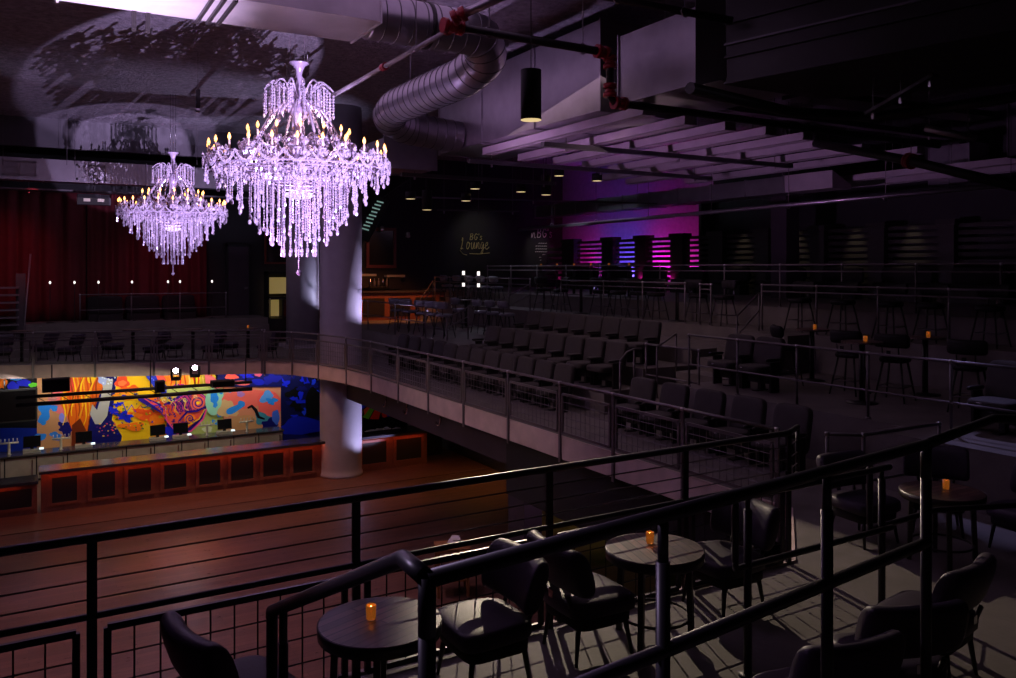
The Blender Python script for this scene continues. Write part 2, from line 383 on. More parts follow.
# right balcony edge
RS = [7.6, 9.4, 11.1, 12.7, 14.6, 16.6, 18.5, 20.4, 22.4]
RP = [(8.43, s) for s in RS]+[(8.28, 24.1), (7.92, 25.72), (7.44, 27.0), (6.75, 27.78)]
railing('right balcony edge railing with wire mesh panels curving round the column', RP, ZB, 1.0, posts=RP, r=.026, pr=.032, panel=(.1, .8), m='grey_metal', flat=True, drop=.46, base=False, dx=.14)
# far balcony edge
def on_edge(x):
    a, b, v = _ray(x, 330); k = (28.0-33.5)/(6.8+8)     # line through (6.8, 27.78)
    d = (27.78-k*6.8)/(b-k*a); return (a*d, b*d)
BP = [(6.75, 27.78)]+[on_edge(x) for x in (262, 209, 154, 95, 33, -40)]
railing('far balcony edge railing facing the dance floor', BP, ZB, 1.05, mids=(.9,), posts=BP, r=.024, pr=.034, panel=(.1, .8), m='grey_metal', flat=True, drop=.4, base=False, dx=.2)
# tier guard rails on the right
def n_at(x, n): a, b, v = _ray(x, 0); return (n, b*n/a)
def rail_n(label, n, xs, zf, h, mids, ends=None, **k):
    ps_ = [n_at(x, n) for x in xs]; return railing(label, ps_, zf, h, mids, posts=ps_, r=.022, pr=.022, m='grey_metal', **k)
rail_n('two-bar railing in front of the stool tier right of the aisle', 11.1, (689, 737.5, 797, 868, 951, 1060), T_B, 1.0, (.43,))
rail_n('upper tier railing behind the bar stools on the right', 15.08, (762, 816.5, 878, 949, 1040), T_C, 1.08, (.93,))
rail_n('upper tier railing behind the theatre seats', 15.08, (561, 603.5, 642.5, 685), T_C, 1.08, (.93,))
rail_n('short upper tier railing left of the aisle steps', 15.08, (700, 711), T_C, 1.06, (.93,))
rail_n('railing of the far lounge tier below the wall lettering', 15.08, (435, 450, 468, 487, 509, 530), T_C, 1.1, (.9,))
rail_n('long topmost railing in front of the slatted booths', 16.28, (487.6, 511, 537, 566, 600, 660, 724.5, 780, 842, 916, 1001, 1080), T_D, 1.06, (.9,))
rail_n('railing of the far tier right of the column', 10.7, (342, 353, 368, 395, 425.5), T_E, 1.05, (.55,))
# small pieces of rail round the seats
def rail_pts(label, tops, z, zf, mids=(), **k):
    q = [pz(x, y, z) for x, y in tops]; q = [(p.x, p.y) for p in q]
    return railing(label, q, zf, z-zf, mids, posts=q, r=.022, pr=.022, m='grey_metal', **k)
q = [n_at(646, 11.4), n_at(699, 11.4)]
railing('short square railing at the end of the middle seat row', q, 4.08, 1.0, (.35,), posts=q, r=.022, pr=.022, m='grey_metal')
rail_pts('low railing by the corner of the right balcony', [(827, 434), (863.5, 435), (939, 424)], 4.67, ZB, (.5,))
def handrail(label, pts, posts=(), r=.02, m='grey_metal', mid=None):
    P0 = V(pts[0]); t = thing('stair_handrail', label, 'handrail', P0)
    MB().tube([V(p)-P0 for p in pts], r, 8).build('top_rail', m, t)
    if mid: MB().tube([V(p)-P0-V((0, 0, mid)) for p in pts], r*.8, 8).build('mid_rail', m, t)
    for p, zf in posts: MB().tube([V((p[0], p[1], zf))-P0, V(p)-P0], r, 8).build('post', m, t)
    return t
a = pn(737, 316, 13.0); b = pn(759, 293, 14.9)
handrail('sloping stair handrail beside the aisle steps', [a, b], [(a, 4.4), (b, 5.2)], mid=.42)
a = pn(657, 347, 11.0); b = pn(676, 334, 11.9)
handrail('short sloping handrail inside the square seat railing', [a, b], [(a, 4.08), (b, 4.5)])
a = pn(620, 361, 10.2); b = pn(634, 349, 10.9)
handrail('curved handrail at the end of the lowest seat row', [V((a.x, a.y, a.z)), a+(b-a)*.5+V((0, 0, .06)), b, b+V((.2, 0, 0))], [(a, ZB), (b, 4.08)])
a = pn(447, 318, 11.2); b = pn(468, 307, 12.0)
handrail('sloping handrail between the far seats and far tables', [a, b], [(a, T_E), (b, T_E)], mid=.3)
a = pn(420, 300, 14.2); b = pn(433, 281, 15.0)
handrail('sloping handrail up to the far lounge tier', [a, b], [(a, T_E), (b, T_C)], mid=.3)
a = pn(505, 298, 14.2); b = pn(530, 284, 15.0)
handrail('sloping handrail right of the far lounge tier', [a, b], [(a, T_E), (b, T_C)], mid=.35)
# near handrails
PH = 5.66; K_ = 1.256
def hand_near():
    A0 = V((1.155, 2.56, PH)); A1 = V((4.6, 3.01, PH))
    t = thing('guard_railing', 'thick black pipe handrail crossing the foreground on tall posts', 'railing', (A0.x, A0.y, T0))
    o = V((A0.x, A0.y, T0)); L = lambda p: V(p)-o
    dirn = (A1-A0).normalized()
    MB().tube([L(A0-V((0,0,.01))), L(A1)], .032, 14).build('top_rail', 'black_metal', t)
    MB().tube([L(A0+V((0,0,-.58))), L(A1+V((0,0,-.58)))], .032, 14).build('mid_rail', 'black_metal', t)
    for x in (427, 663, 827, 926):
        a, b, v = _ray(x, 0); k = dirn.y/dirn.x; d = (A0.y-k*A0.x)/(b-k*a); p = V((a*d, b*d, 0))
        mb = MB(); top = PH-T0
        zf = T0 if x == 427 else ZB
        mb.tube([L((p.x, p.y, zf+.001)), L((p.x, p.y, PH-.2))], .031, 14)
        mb.tube([L((p.x, p.y, PH-.2)), L((p.x, p.y, PH))], .0235 if x not in (427, 926) else .031, 12)
        mb.lathe([(.08, 0), (.08, .012), (.03, .02)], 14, tuple(L((p.x, p.y, zf))))
        po = mb.build('post', 'black_metal', t)
        MB().lathe([(.004, -.03), (.028, -.024), (.031, 0), (.028, .024), (.004, .03)], 10, tuple(L((p.x, p.y, PH-.58)))).build('bolt', 'clamp', po) if x == 663 else None
    # jog and stair flight going down to the terrace
    J = V((1.162, 2.763, PH)); E = pd(272, 611, 4.3); 
    t2 = thing('stair_handrail', 'thick black pipe handrail sloping down the stair to the small round table', 'handrail', (A0.x, A0.y, T0))
    MB().tube([L(A0), L(A0.lerp(J, .6)), L(J), L(J.lerp(E, .05)), L(E), L(E-V((0,0,.03)))], .032, 14).build('top_rail', 'black_metal', t2)
    MB().tube([L(E), L((E.x, E.y, ZB))], .03, 12).build('post', 'black_metal', t2)
    p2 = E.lerp(J, .12)
    mb = MB(); mb.tube([L(p2), L(p2-V((0,0,.18)))], .021, 10); mb.tube([L(p2-V((0,0,.18))), L((p2.x, p2.y, ZB))], .025, 12)
    mb.build('post', 'black_metal', t2)
    # further flight to the right, rising past the table with the candle
    B0 = A1; B1 = V((5.78, 3.29, PH)); B2 = V((7.4, 2.6, PH-.1))
    t3 = thing('guard_railing', 'black pipe handrail beyond the tall post at the right edge', 'railing', (B0.x, B0.y, T0))
    o3 = V((B0.x, B0.y, T0)); K = lambda p: V(p)-o3
    MB().tube([K(B0), K(B1), K(B2)], .031, 12).build('top_rail', 'black_metal', t3)
    MB().tube([K(B2), K((B2.x, B2.y, ZB))], .031, 12).build('post', 'black_metal', t3)
    # second railing on the landing edge
    PB = 4.967
    c0 = V((4.6, 4.55, PB)); c1 = V((6.53, 4.6, PB)); c2 = V((8.16, 4.75, PB))
    t4 = thing('guard_railing', 'lower pipe railing on the balcony floor just behind the near handrail', 'railing', (c0.x, c0.y, ZB))
    o4 = V((c0.x, c0.y, ZB)); H = lambda p: V(p)-o4
    low = .53
    loop = [c1+V((-.03, 0, 0)), c0+V((.06, 0, 0)), c0, c0-V((0, 0, .06)), c0-V((0, 0, low-.06)), c0-V((-.005, 0, low)), c0+V((.08, 0, -low)), c1+V((.0, 0, -low))]
    MB().tube([H(p) for p in loop], .026, 10).build('end_loop', 'black_metal', t4)
    e0 = c1+V((-.22, .06, 0))
    loop = [e0+V((0, 0, .03)), e0-V((0, 0, .06)), e0-V((0, 0, low-.06)), e0-V((-.005, 0, low)), e0+V((.08, 0, -low)), V((7.35, 4.72, PB-low)), V((8.3, 4.45, PB-low-.02))]
    MB().tube([H(p) for p in loop], .026, 10).build('end_loop', 'black_metal', t4)
    for q in (c0+V((.13, 0, 0)), c1+V((-.1, .03, 0)), V((8.3, 4.45, PB-.3))):
        mb = MB(); mb.tube([H((q.x, q.y, ZB+.001)), H((q.x, q.y, PB-.1))], .031, 12); mb.tube([H((q.x, q.y, PB-.1)), H((q.x, q.y, PB))], .02, 10)
        mb.lathe([(.07, 0), (.07, .012), (.03, .02)], 12, tuple(H((q.x, q.y, ZB))))
        mb.build('post', 'black_metal', t4)
hand_near()

# ================================================================== DUCTS AND PIPES
def flanges(t, ax, lo, hi, step, rect, m, w=.03, o=.03):
    """flange frames round a duct: rect = (u0,u1,z0,z1); ax 0 -> along x"""
    n = max(1, round((hi-lo)/step))
    for i in range(n+1):
        mb = MB(); c = lo+(hi-lo)*i/n; u0, u1, z0, z1 = rect
        Lp = [(u0-o, z0-o), (u1+o, z0-o), (u1+o, z1+o), (u0-o, z1+o)]; Ip = [(u0+.001, z0+.001), (u1-.001, z0+.001), (u1-.001, z1-.001), (u0+.001, z1-.001)]
        vs = [((q, u, z) if ax == 0 else (u, q, z)) for q in (c-w/2, c+w/2) for u, z in Lp+Ip]; fs = []
        for k in range(4):
            j = (k+1) % 4
            fs += [(k, j, 4+j, 4+k), (8+k, 12+k, 12+j, 8+j), (k, 8+k, 8+j, j)]
        mb.add(vs, fs); mb.build('flange', m, t)
def duct(label, x0, x1, y0, y1, z0, z1, ax, m='galv', step=1.2, name='air_duct'):
    c = V(((x0+x1)/2, (y0+y1)/2, z0)); t = thing(name, label, 'air duct', c)
    MB().box(x0-c.x, x1-c.x, y0-c.y, y1-c.y, 0, z1-z0).build('duct_body', m, t)
    if ax == 0: flanges(t, 0, x0-c.x, x1-c.x, step, (y0-c.y, y1-c.y, 0, z1-z0), m)
    else: flanges(t, 1, y0-c.y, y1-c.y, step, (x0-c.x, x1-c.x, 0, z1-z0), m)
    return t
def rods(t, pts, ztop=11.9):
    for p in pts:
        MB().tube([V(p)-t.location, V((p[0], p[1], ztop))-t.location], .008, 5).build('hanger_rod', 'grey_metal', t)
d = duct('brightly lit rectangular air duct above the large chandelier', -6.5, 4.95, 12.7, 14.1, 10.7, 11.3, 0, 'galv_lit', 2.4)
rods(d, [(-2, 12.75, 11.3), (1, 14.05, 11.3), (4, 12.75, 11.3)])
mb = MB()
for k in range(3): MB().bar((2.35+k*.16-d.location.x, 12.68-d.location.y, -.03), (2.35+k*.16-d.location.x, 14.12-d.location.y, -.03), .05, .05).build('strap', 'duct_black', d)
for k in range(2): MB().bar((1.42+k*.2-d.location.x, 14.13-d.location.y, -.3), (1.42+k*.2-d.location.x, 14.13-d.location.y, .3), .12, .06).build('strap', 'duct_black', d)
# round spiral duct
def spiral(label):
    P = [(4.97, 13.4, 10.98), (7.15, 13.4, 10.96), (7.5, 13.75, 10.68), (7.42, 14.5, 10.46), (7.25, 17.7, 10.38), (7.35, 18.4, 10.25), (7.95, 18.75, 10.1), (9.38, 18.75, 10.0)]
    P = [V(p) for p in P]
    pts = []
    for a, b in zip(P[:-1], P[1:]):
        n = max(1, int((b-a).length/.05))
        for i in range(n): pts.append(a.lerp(b, i/n))
    pts.append(P[-1])
    for _ in range(14):
        pts = [pts[0]]+[(pts[i-1]+pts[i]*2+pts[i+1])/4 for i in range(1, len(pts)-1)]+[pts[-1]]
    o = P[0]; t = thing('spiral_duct', label, 'air duct', o)
    MB().tube([p-o for p in pts], .39, 28).build('duct_body', 'galv', t)
    for i in range(4, len(pts)-2, 5 if len(pts) < 230 else 6):
        d = (pts[i+1]-pts[i-1]).normalized(); u = d.orthogonal().normalized(); w = d.cross(u)
        MB().tube([pts[i]-o+(u*cos(2*pi*k/28)+w*sin(2*pi*k/28))*.391+d*.05*(k/28) for k in range(28)], .012, 5, closed=True).build('spiral_seam', 'galv_dark', t)
    MB().lathe([(.40, -.04), (.415, -.03), (.415, .03), (.40, .04)], 24).build('strap', 'duct_black', t)
    s = t.children[-1]; s.rotation_euler = (0, pi/2, 0); s.location = (1.1, 0, -.01)
    s2 = MB().tube([(1.1, 0, .36), (1.1, 0, 1.0)], .01, 5).build('hanger_rod', 'grey_metal', t)
    MB().tube([(2.35, 3.6, -.2), (2.35, 3.6, 1.0)], .01, 5).build('hanger_rod', 'grey_metal', t)
spiral('round spiral-seamed metal duct bending right of the large chandelier')
duct('large purple-lit sheet metal duct hanging behind the black pendant', 9.4, 11.4, 12.75, 19.9, 9.7, 11.42, 1, 'galv', 2.4)
duct('second sheet metal duct with a lower top nearer the viewer', 9.4, 11.4, 9.7, 12.2, 9.7, 10.95, 1, 'galv', 2.4)
duct('square duct box under the end of the spiral duct', 7.9, 9.35, 20.0, 21.6, 9.3, 10.05, 1, 'galv', 1.5)
duct('long grey-blue duct along the far right ceiling', 19.6, 20.4, 17.4, 31.5, 8.95, 9.45, 1, 'galv', 1.5)
t = duct('long lit air duct in front of the far soffit with grilles', -6, 8.4, 31.8, 32.4, 9.62, 10.35, 0, 'galv', 1.6)
def grille(px0, px1, y0, y1, label=None):
    a = ps(px0, y0, 31.79); b = ps(px1, y1, 31.79); o = t.location
    mb = MB(); 
    x0, x1, z0, z1 = a.x-o.x, b.x-o.x, b.z-o.z, a.z-o.z; y = 31.79-o.y
    for q in ((x0, x1, z0, z0+.06), (x0, x1, z1-.06, z1), (x0, x0+.06, z0, z1), (x1-.06, x1, z0, z1), ((x0+x1)/2-.03, (x0+x1)/2+.03, z0, z1)): mb.box(q[0], q[1], y-.03, y, q[2], q[3])
    for k in range(1, 14):
        z = z0+(z1-z0)*k/14; mb.bar((x0, y-.01, z), (x1, y-.01, z), .02, .012)
    mb.build('grille', 'baffle', t)
grille(2, 36, 159.5, 176.5); grille(76, 106, 164, 181)
rods(t, [ps(x, 165, 31.75) for x in (3, 67, 75, 197)])
t = thing('cable_tray', 'thin metal cable tray below the long far duct', 'cable tray', (0, 31.6, 9.3))
mb = MB(); mb.bar((-3, 0, 0), (8.3, 0, 0), .3, .05); mb.build('tray', 'galv_dark', t)
mb = MB(); [mb.bar((x, -.2, -.12), (x, .2, -.12), .03, .03) for x in (0, 2, 4, 6, 8)]; mb.build('bracket', 'grey_metal', t)
rods(t, [(0, 31.6, 9.3), (4, 31.6, 9.3), (8, 31.6, 9.3)], 9.6)
# huge dark duct in the upper right corner
b0 = [V((9.4, 9.5, 9.55)), V((10.35, 5.1, 9.55)), V((13.6, 6.7, 9.55)), V((11.6, 9.5, 9.55))]
t = thing('air_duct', 'huge black duct across the upper right corner', 'air duct', b0[0]); o = b0[0]
mb = MB(); mb.hexa([p-o for p in b0], [p-o+V((0, 0, 2.25)) for p in b0]); mb.build('duct_body', 'duct_black', t)
for z in (.02, .42, .62, .95, 1.35, 1.95): MB().bar(b0[0]-o+V((-.02, 0, z)), b0[1]-o+V((-.02, 0, z)), .05, .03).build('seam', 'galv_dark' if z in (.62, 1.35) else 'duct_black', t)
c = b0[0]-o
mb = MB(); mb.hexa([c+V((-.35, .3, 0)), c+V((.0, -.02, .1)), c+V((.45, .15, .3)), c+V((.1, .6, .2))], [c+V((-.35, .3, 1.9)), c+V((.35, -.3, 1.9)), c+V((1.1, -.1, 1.9)), c+V((.6, .6, 1.9))]); mb.build('transition_piece', 'galv_dark', t)
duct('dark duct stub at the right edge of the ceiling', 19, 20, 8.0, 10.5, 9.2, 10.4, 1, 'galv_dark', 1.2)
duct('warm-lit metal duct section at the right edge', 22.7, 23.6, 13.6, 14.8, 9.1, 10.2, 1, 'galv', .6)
t = thing('air_duct', 'lit open duct end above the slatted booths', 'air duct', (19.5, 15.6, 8.95))
mb = MB(); mb.hexa([(0, 0, 0), (.8, 0, .0), (.8, 1.7, 0), (0, 1.7, 0)], [(0, 0, .5), (.8, 0, .12), (.8, 1.7, .5), (0, 1.7, .5)]); mb.build('duct_body', 'baffle', t)
# baffles
BAF = [(10.2, 12.3, 18.7), (11.6, 12.7, 19.3), (12.8, 12.8, 19.4), (14.0, 12.8, 19.7), (15.3, 12.9, 20.2), (16.5, 13.6, 22.3), (18.0, 13.4, 22.8), (19.6, 13.0, 21.6), (21.3, 10.5, 19.5), (22.9, 9.5, 19.0)]
def mk_baffle(L, w=.30, h=.17, rod=2.3):
    t = thing('ceiling_baffle', 'x', 'ceiling baffle')
    mb = MB(); mb.box(-w/2, w/2, 0, L, 0, h); mb.build('panel', 'baffle', t)
    mb = MB(); mb.box(-w/2-.012, -w/2, 0, L, 0, .03); mb.box(w/2, w/2+.012, 0, L, 0, .03); mb.box(-.012, .012, 0, L, -.012, 0); mb.build('lip', 'baffle', t)
    for y in (.5, L*.5, L-.5): MB().tube([(0, y, h), (0, y, rod)], .008, 5).build('hanger_rod', 'grey_metal', t)
    return t
for i, (n, s0, s1) in enumerate(BAF):
    n, s0, s1 = n*.966, s0*.966, s1*.966
    t = mk_baffle(s1-s0, rod=.2 if n < 11.5 else 2.3); t.location = (n, s0, 9.5 if n < 20 else 9.2)
    t['label'] = f'{ORD[i]} long pale ceiling baffle counting rightwards from the purple-lit duct'; t['group'] = 'long ceiling baffles over the right tiers'
def channel(label, p, q, w=.14, h=.1, m='galv_dark'):
    p = V(p); q = V(q); t = thing('strut_channel', label, 'ceiling strut', p)
    mb = MB(); mb.bar((0, 0, 0), q-p, w, h); mb.build('channel', m, t)
    d = q-p
    for k in (.08, .5, .92):
        c = d*k; MB().tube([c, (c.x, c.y, 11.9-p.z)], .009, 5).build('hanger_rod', 'grey_metal', t)
        MB().bar(c+V((0, 0, -.12)), c+V((0, 0, .0)), .04, .04).build('clamp', 'clamp', t)
    return t
channel('grey strut channel along the near ends of the pale baffles', (9.7, 12.2, 9.9), (19.5, 12.2, 9.9), .22, .12)
channel('grey strut channel crossing under the pale baffles', (9.7, 15.3, 9.4), (17.5, 15.3, 9.4))
channel('grey strut channel under the far ends of the baffles', (9.6, 18.6, 9.4), (17.8, 18.6, 9.4))
channel('grey strut channel left of the baffles under the lit duct', (8.6, 20.6, 9.2), (13.5, 20.6, 9.2))
channel('wide slatted strut bundle near the huge black duct', (12.2, 10.6, 9.9), (17.5, 10.2, 9.9), .6, .12)
def pipe(label, pts, r=.05, m='duct_black', fit=(), name='sprinkler_pipe', cat='pipe', hang=()):
    P0 = V(pts[0]); t = thing(name, label, cat, P0)
    MB().tube([V(p)-P0 for p in pts], r, 12).build('pipe_run', m, t)
    for p, q in fit:
        p = V(p)-P0; q = V(q)-P0; mb = MB(); d = (q-p).normalized()
        mb.tube([p, q], r*1.25, 12)
        mb.tube([p-d*.02, p+d*.06], r*1.7, 12); mb.tube([q-d*.06, q+d*.02], r*1.7, 12); mb.build('coupling', 'red_pipe', t)
    for p in hang: 
        p = V(p)-P0; mb = MB(); mb.tube([p+V((0, 0, -r)), (p.x, p.y, 11.9-P0.z)], .009, 5); mb.build('hanger_rod', 'grey_metal', t)
        MB().tube([p+V((r*1.25*cos(a*pi/6), 0, r*1.25*sin(a*pi/6))) for a in range(12)], .012, 5, closed=True).build('ring_hanger', 'clamp', t)
    return t
pipe('thin bright sprinkler pipe slanting behind the large chandelier', [(5.66, 11.5, 10.4), (5.66, 26, 10.4)], 0.042, 'baffle', [((5.66, 14.3, 10.4), (5.66, 14.42, 10.4)), ((5.66, 11.5, 10.4), (5.66, 11.7, 10.4))], hang=[(5.66, 12.9, 10.4), (5.66, 21, 10.4)])
pipe('black sprinkler main crossing the ceiling to the red elbows', [(5.5, 11.5, 10.42), (8.58, 11.5, 10.4), (8.67, 11.5, 10.33), (8.67, 11.5, 9.66), (8.76, 11.5, 9.56), (18, 11.5, 9.5)], .07, 'duct_black',
     [((8.4, 11.5, 10.4), (8.6, 11.5, 10.39)), ((8.67, 11.5, 10.33), (8.67, 11.5, 10.15)), ((8.67, 11.5, 9.85), (8.67, 11.5, 9.66)), ((8.76, 11.5, 9.56), (8.98, 11.5, 9.56)), ((5.5, 11.5, 10.42), (5.8, 11.5, 10.42))], hang=[(6.3, 11.5, 10.42), (8.1, 11.5, 10.4)])
pipe('galvanised pipe branch rising from the red coupling by the spiral duct', [(5.6, 11.35, 10.5), (6.6, 10.4, 11.0)], .07, 'galv', [((5.6, 11.35, 10.5), (5.72, 11.24, 10.56))])
pipe('long black conduit under the ceiling above the pendant lamp', [(7.2, 10.9, 11.1), (9.25, 9.2, 10.45)], .06, 'duct_black', hang=[(7.9, 10.3, 10.88), (8.7, 9.65, 10.62)])
def p942(x, y): return pd(x, y, 2.68*F/(HY-y))
pipe('thick black pipe below the huge black duct', [p942(690, 88), p942(790, 112), p942(870, 117), p942(960, 106), p942(1040, 92)], .09, 'duct_black', name='conduit_pipe')
pipe('dark pipe running out to the right edge below the huge duct', [pd(815, 143, 18), pd(906, 160, 16), pd(1040, 192, 14)], .09, 'duct_black', [(pd(908, 160.5, 16), pd(912, 161.5, 15.9))], name='conduit_pipe', hang=[pd(911, 161, 16)])
pipe('purple-lit pipe stub with a bracket near the right edge', [pd(925, 128, 14), pd(976, 139, 13.6)], .06, 'galv', name='conduit_pipe', hang=[pd(968, 137, 13.7)])
pipe('long pale pipe running in front of the slatted booths', [(18.2, 8, 8.5), (18.2, 30.5, 8.34)], .06, 'galv', name='conduit_pipe', hang=[(18.2, s, 8.42) for s in (10, 13, 16, 19, 22, 25, 28)])
channel('slanting dark strut under the huge black duct', pd(868, 114, 12.5), pd(936, 75, 11.5), .16, .05, 'duct_black')
channel('thin strut frame by the far downlights', (12.2, 26, 8.7), (15.0, 25.2, 8.7), .06, .05)
channel('long thin strut above the far lounge', (11, 26, 9.1), (19, 22.5, 8.95), .06, .05)
# ================================================================== CHANDELIERS
RINGS = [(.28, 8, -1.57, -.42), (.48, 10, -1.38, -.32), (.65, 10, -1.19, -.25), (.81, 12, -1.02, -.2), (.98, 13, -.85, -.18), (1.17, 14, -.66, -.16), (1.35, 15, -.46, -.14), (1.52, 18, -.33, -.10)]
def mk_chandelier():
    t = thing('chandelier', 'x', 'chandelier')
    # central stem with knobs and cup
    MB().lathe([(.02, -.5), (.05, -.45), (.09, -.2), (.06, 0), (.12, .15), (.16, .3), (.08, .5), (.06, .7), (.13, .82), (.17, .92), (.1, 1.02), (.05, 1.12), (.045, 1.3), (.08, 1.36), (.05, 1.42), (.05, 1.46), (.07, 1.50), (.05, 1.54), (.06, 1.60), (.10, 1.70), (.165, 1.74), (.165, 1.76), (.03, 1.75)], 16).build('stem', 'crystal_arm', t)
    MB().lathe([(.02, -.60), (.14, -.585), (.23, -.55), (.27, -.50), (.25, -.49), (.02, -.49)], 20).build('lamp_bowl', 'glow_bowl', t)
    # bell of s-shaped ribs
    for k in range(12):
        a = 2*pi*k/12; mb = MB(); pts = []
        for i in range(9):
            u = i/8; r = .08+.60*(u**.8); z = 1.12-.64*u**1.5
            pts.append((r*cos(a), r*sin(a), z))
        mb.tube(pts, .022, 6)
        for i, p in enumerate(pts[1:]): mb.octa((p[0], p[1], p[2]-.05), .028, .05, a)
        mb.build('bell_rib', 'crystal', t)
    # crown arms with drops
    me = None
    for k in range(14):
        a = 2*pi*k/14; mb = MB(); pts = []
        for i in range(9):
            u = i/8; pts.append((.08+.50*u, 0, 1.06+.36*sin(min(1, u*1.35)*pi/2)-(.14*(max(0, u-.55)/.45)**2 if u > .55 else 0)))
        mb.tube(pts, [.022-.001*i for i in range(9)], 5)
        for j, (r, z0, z1) in enumerate(((.58, 1.2, .88), (.47, 1.3, .96), (.36, 1.32, 1.08))):
            z = z0
            while z > z1: mb.octa((r, 0, z), .024, .03); z -= .05
            mb.octa((r, 0, z1-.03), .03, .05)
        if me is None: me = mb.mesh('crown_arm', M['crystal'])
        o = bpy.data.objects.new('crown_arm', me); COL.objects.link(o); o.parent = t; o.rotation_euler = (0, 0, a)
    # candle arms
    def arm_mesh(r, zc):
        mb = MB(); pts = []
        for i in range(11):
            u = i/10; pts.append((.12+(r-.12)*u, 0, -.05+(zc+.05)*u*u-.22*sin(u*pi)+.06*sin(u*2*pi)))
        mb.tube(pts, .018, 5)
        for i in range(1, 11):
            p = pts[i]
            for s in (-1, 1): mb.octa((p[0], s*.045, p[2]-.05), .026, .045)
        mb.lathe([(.015, -.05), (.05, -.02), (.075, .0), (.02, .01)], 8, (r, 0, zc))
        for k in range(6): mb.octa((r+.07*cos(k*pi/3), .07*sin(k*pi/3), zc-.06), .02, .045)
        return mb.mesh('candle_arm', M['crystal'])
    def candle_mesh(h): return MB().lathe([(.018, 0), (.018, h), (.012, h+.005)], 7).mesh('candle', M['ivory'])
    flame = MB().lathe([(.008, 0), (.024, .03), (.026, .055), (.014, .09), (.003, .115)], 8).mesh('candle_bulb', M['flame'])
    cm = candle_mesh(.13)
    for r, zc, n, ph in ((1.48, .10, 24, 0), (.86, .38, 14, .1)):
        am = arm_mesh(r, zc)
        for k in range(n):
            a = 2*pi*(k+.5)/n+ph
            o = bpy.data.objects.new('candle_arm', am); COL.objects.link(o); o.parent = t; o.rotation_euler = (0, 0, a)
            c = bpy.data.objects.new('candle', cm); COL.objects.link(c); c.parent = o; c.location = (r, 0, zc+.01)
            f = bpy.data.objects.new('candle_bulb', flame); COL.objects.link(f); f.parent = o; f.location = (r, 0, zc+.145)
    # hoops that carry the strands
    mb = MB()
    for r, n, zb, zt in RINGS: mb.tube([(r*cos(2*pi*i/40), r*sin(2*pi*i/40), zt) for i in range(40)], .014, 5, closed=True)
    mb.build('hoop', 'crystal_arm', t)
    # strands
    for r, n, zb, zt in RINGS:
        mb = MB()
        for dx, dl in ((-.05, .0), (.05, .07)):
            L = zt-zb-dl; prof = []; k = int(L/.05); st = (L-.08)/k
            for i in range(k): prof += [(.005, -i*st), (.0185, -i*st-st*.5)]
            prof += [(.005, -k*st), (.02, -k*st-.02), (.032, -k*st-.055), (.024, -k*st-.085), (.004, -k*st-.10)]
            mb.lathe(prof, 6, (0, dx, 0), smooth=False)
        me = mb.mesh('crystal_strand', M['crystal'])
        for j in range(n):
            a = 2*pi*(j+.5*(r > .6))/n+(.05 if j % 2 else -.05)
            o = bpy.data.objects.new('crystal_strand', me); COL.objects.link(o); o.parent = t; o.location = (r*cos(a), r*sin(a), zt); o.rotation_euler = (0, 0, a)
    # finial
    mb = MB(); prof = [(.005, -.5)]
    for i in range(30): prof += [(.006, -.7-i*.037), (.02, -.7-i*.037-.018)]
    prof += [(.006, -1.80), (.05, -1.84), (.05, -1.87), (.005, -1.91)]
    mb.lathe(prof, 8, smooth=False).build('finial', 'crystal', t)
    # the crowd of loose drops and garlands
    rnd = random.Random(3); mb = MB()
    for i in range(680):
        r = .2+1.36*math.sqrt(rnd.random()) if i % 3 else .3+.75*rnd.random(); a = rnd.random()*2*pi
        top = .42*(1-(r/1.6)**2)+.12; bot = -.18-.08*(1-r/1.6)
        z = bot+(top-bot)*rnd.random(); s = .024+.036*rnd.random()**2
        mb.octa((r*cos(a), r*sin(a), z), s, s*1.35, rnd.random()*pi)
    for k in range(24):      # swags of beads along the rim
        for i in range(14):
            u = i/14; a = 2*pi*(k+u)/24; z = .06-.17*sin(u*pi); mb.octa((1.55*cos(a), 1.55*sin(a), z), .026, .03)
    for k in range(14):
        for i in range(12):
            u = i/12; a = 2*pi*(k+u)/14; z = .36-.16*sin(u*pi); mb.octa((.95*cos(a), .95*sin(a), z), .026, .03)
    o = mb.build('crystal_drops', 'crystal', t); o['kind'] = 'stuff'
    return t
CH = Kind(mk_chandelier)
p = pd(299, 165, 14.3); C1 = V((p.x, p.y, 8.475))
q = pd(173, 211.5, 24.8); C2 = V((q.x, q.y, 8.39))
c1 = CH.place(C1, .1, 'large crystal chandelier with candle bulbs hanging nearest, in front of the round columns', 'crystal chandeliers')
c2 = CH.place(C2, .25, 'farther crystal chandelier looking smaller, hanging before the red curtains', 'crystal chandeliers')
def hanger(t, ztop, offs, r=.006, mid=True):
    L = ztop-t.location.z
    for dx, dy in offs: MB().tube([(dx, dy, 1.74), (dx, dy, L)], r, 6).build('hanging_wire', 'chrome', t)
hanger(c1, 10.7, [(-.11, -.1), (.11, -.1), (.13, .08), (-.13, .08)])
hanger(c2, 11.9, [(0, 0), (-.06, .05), (.06, -.05)], .008)
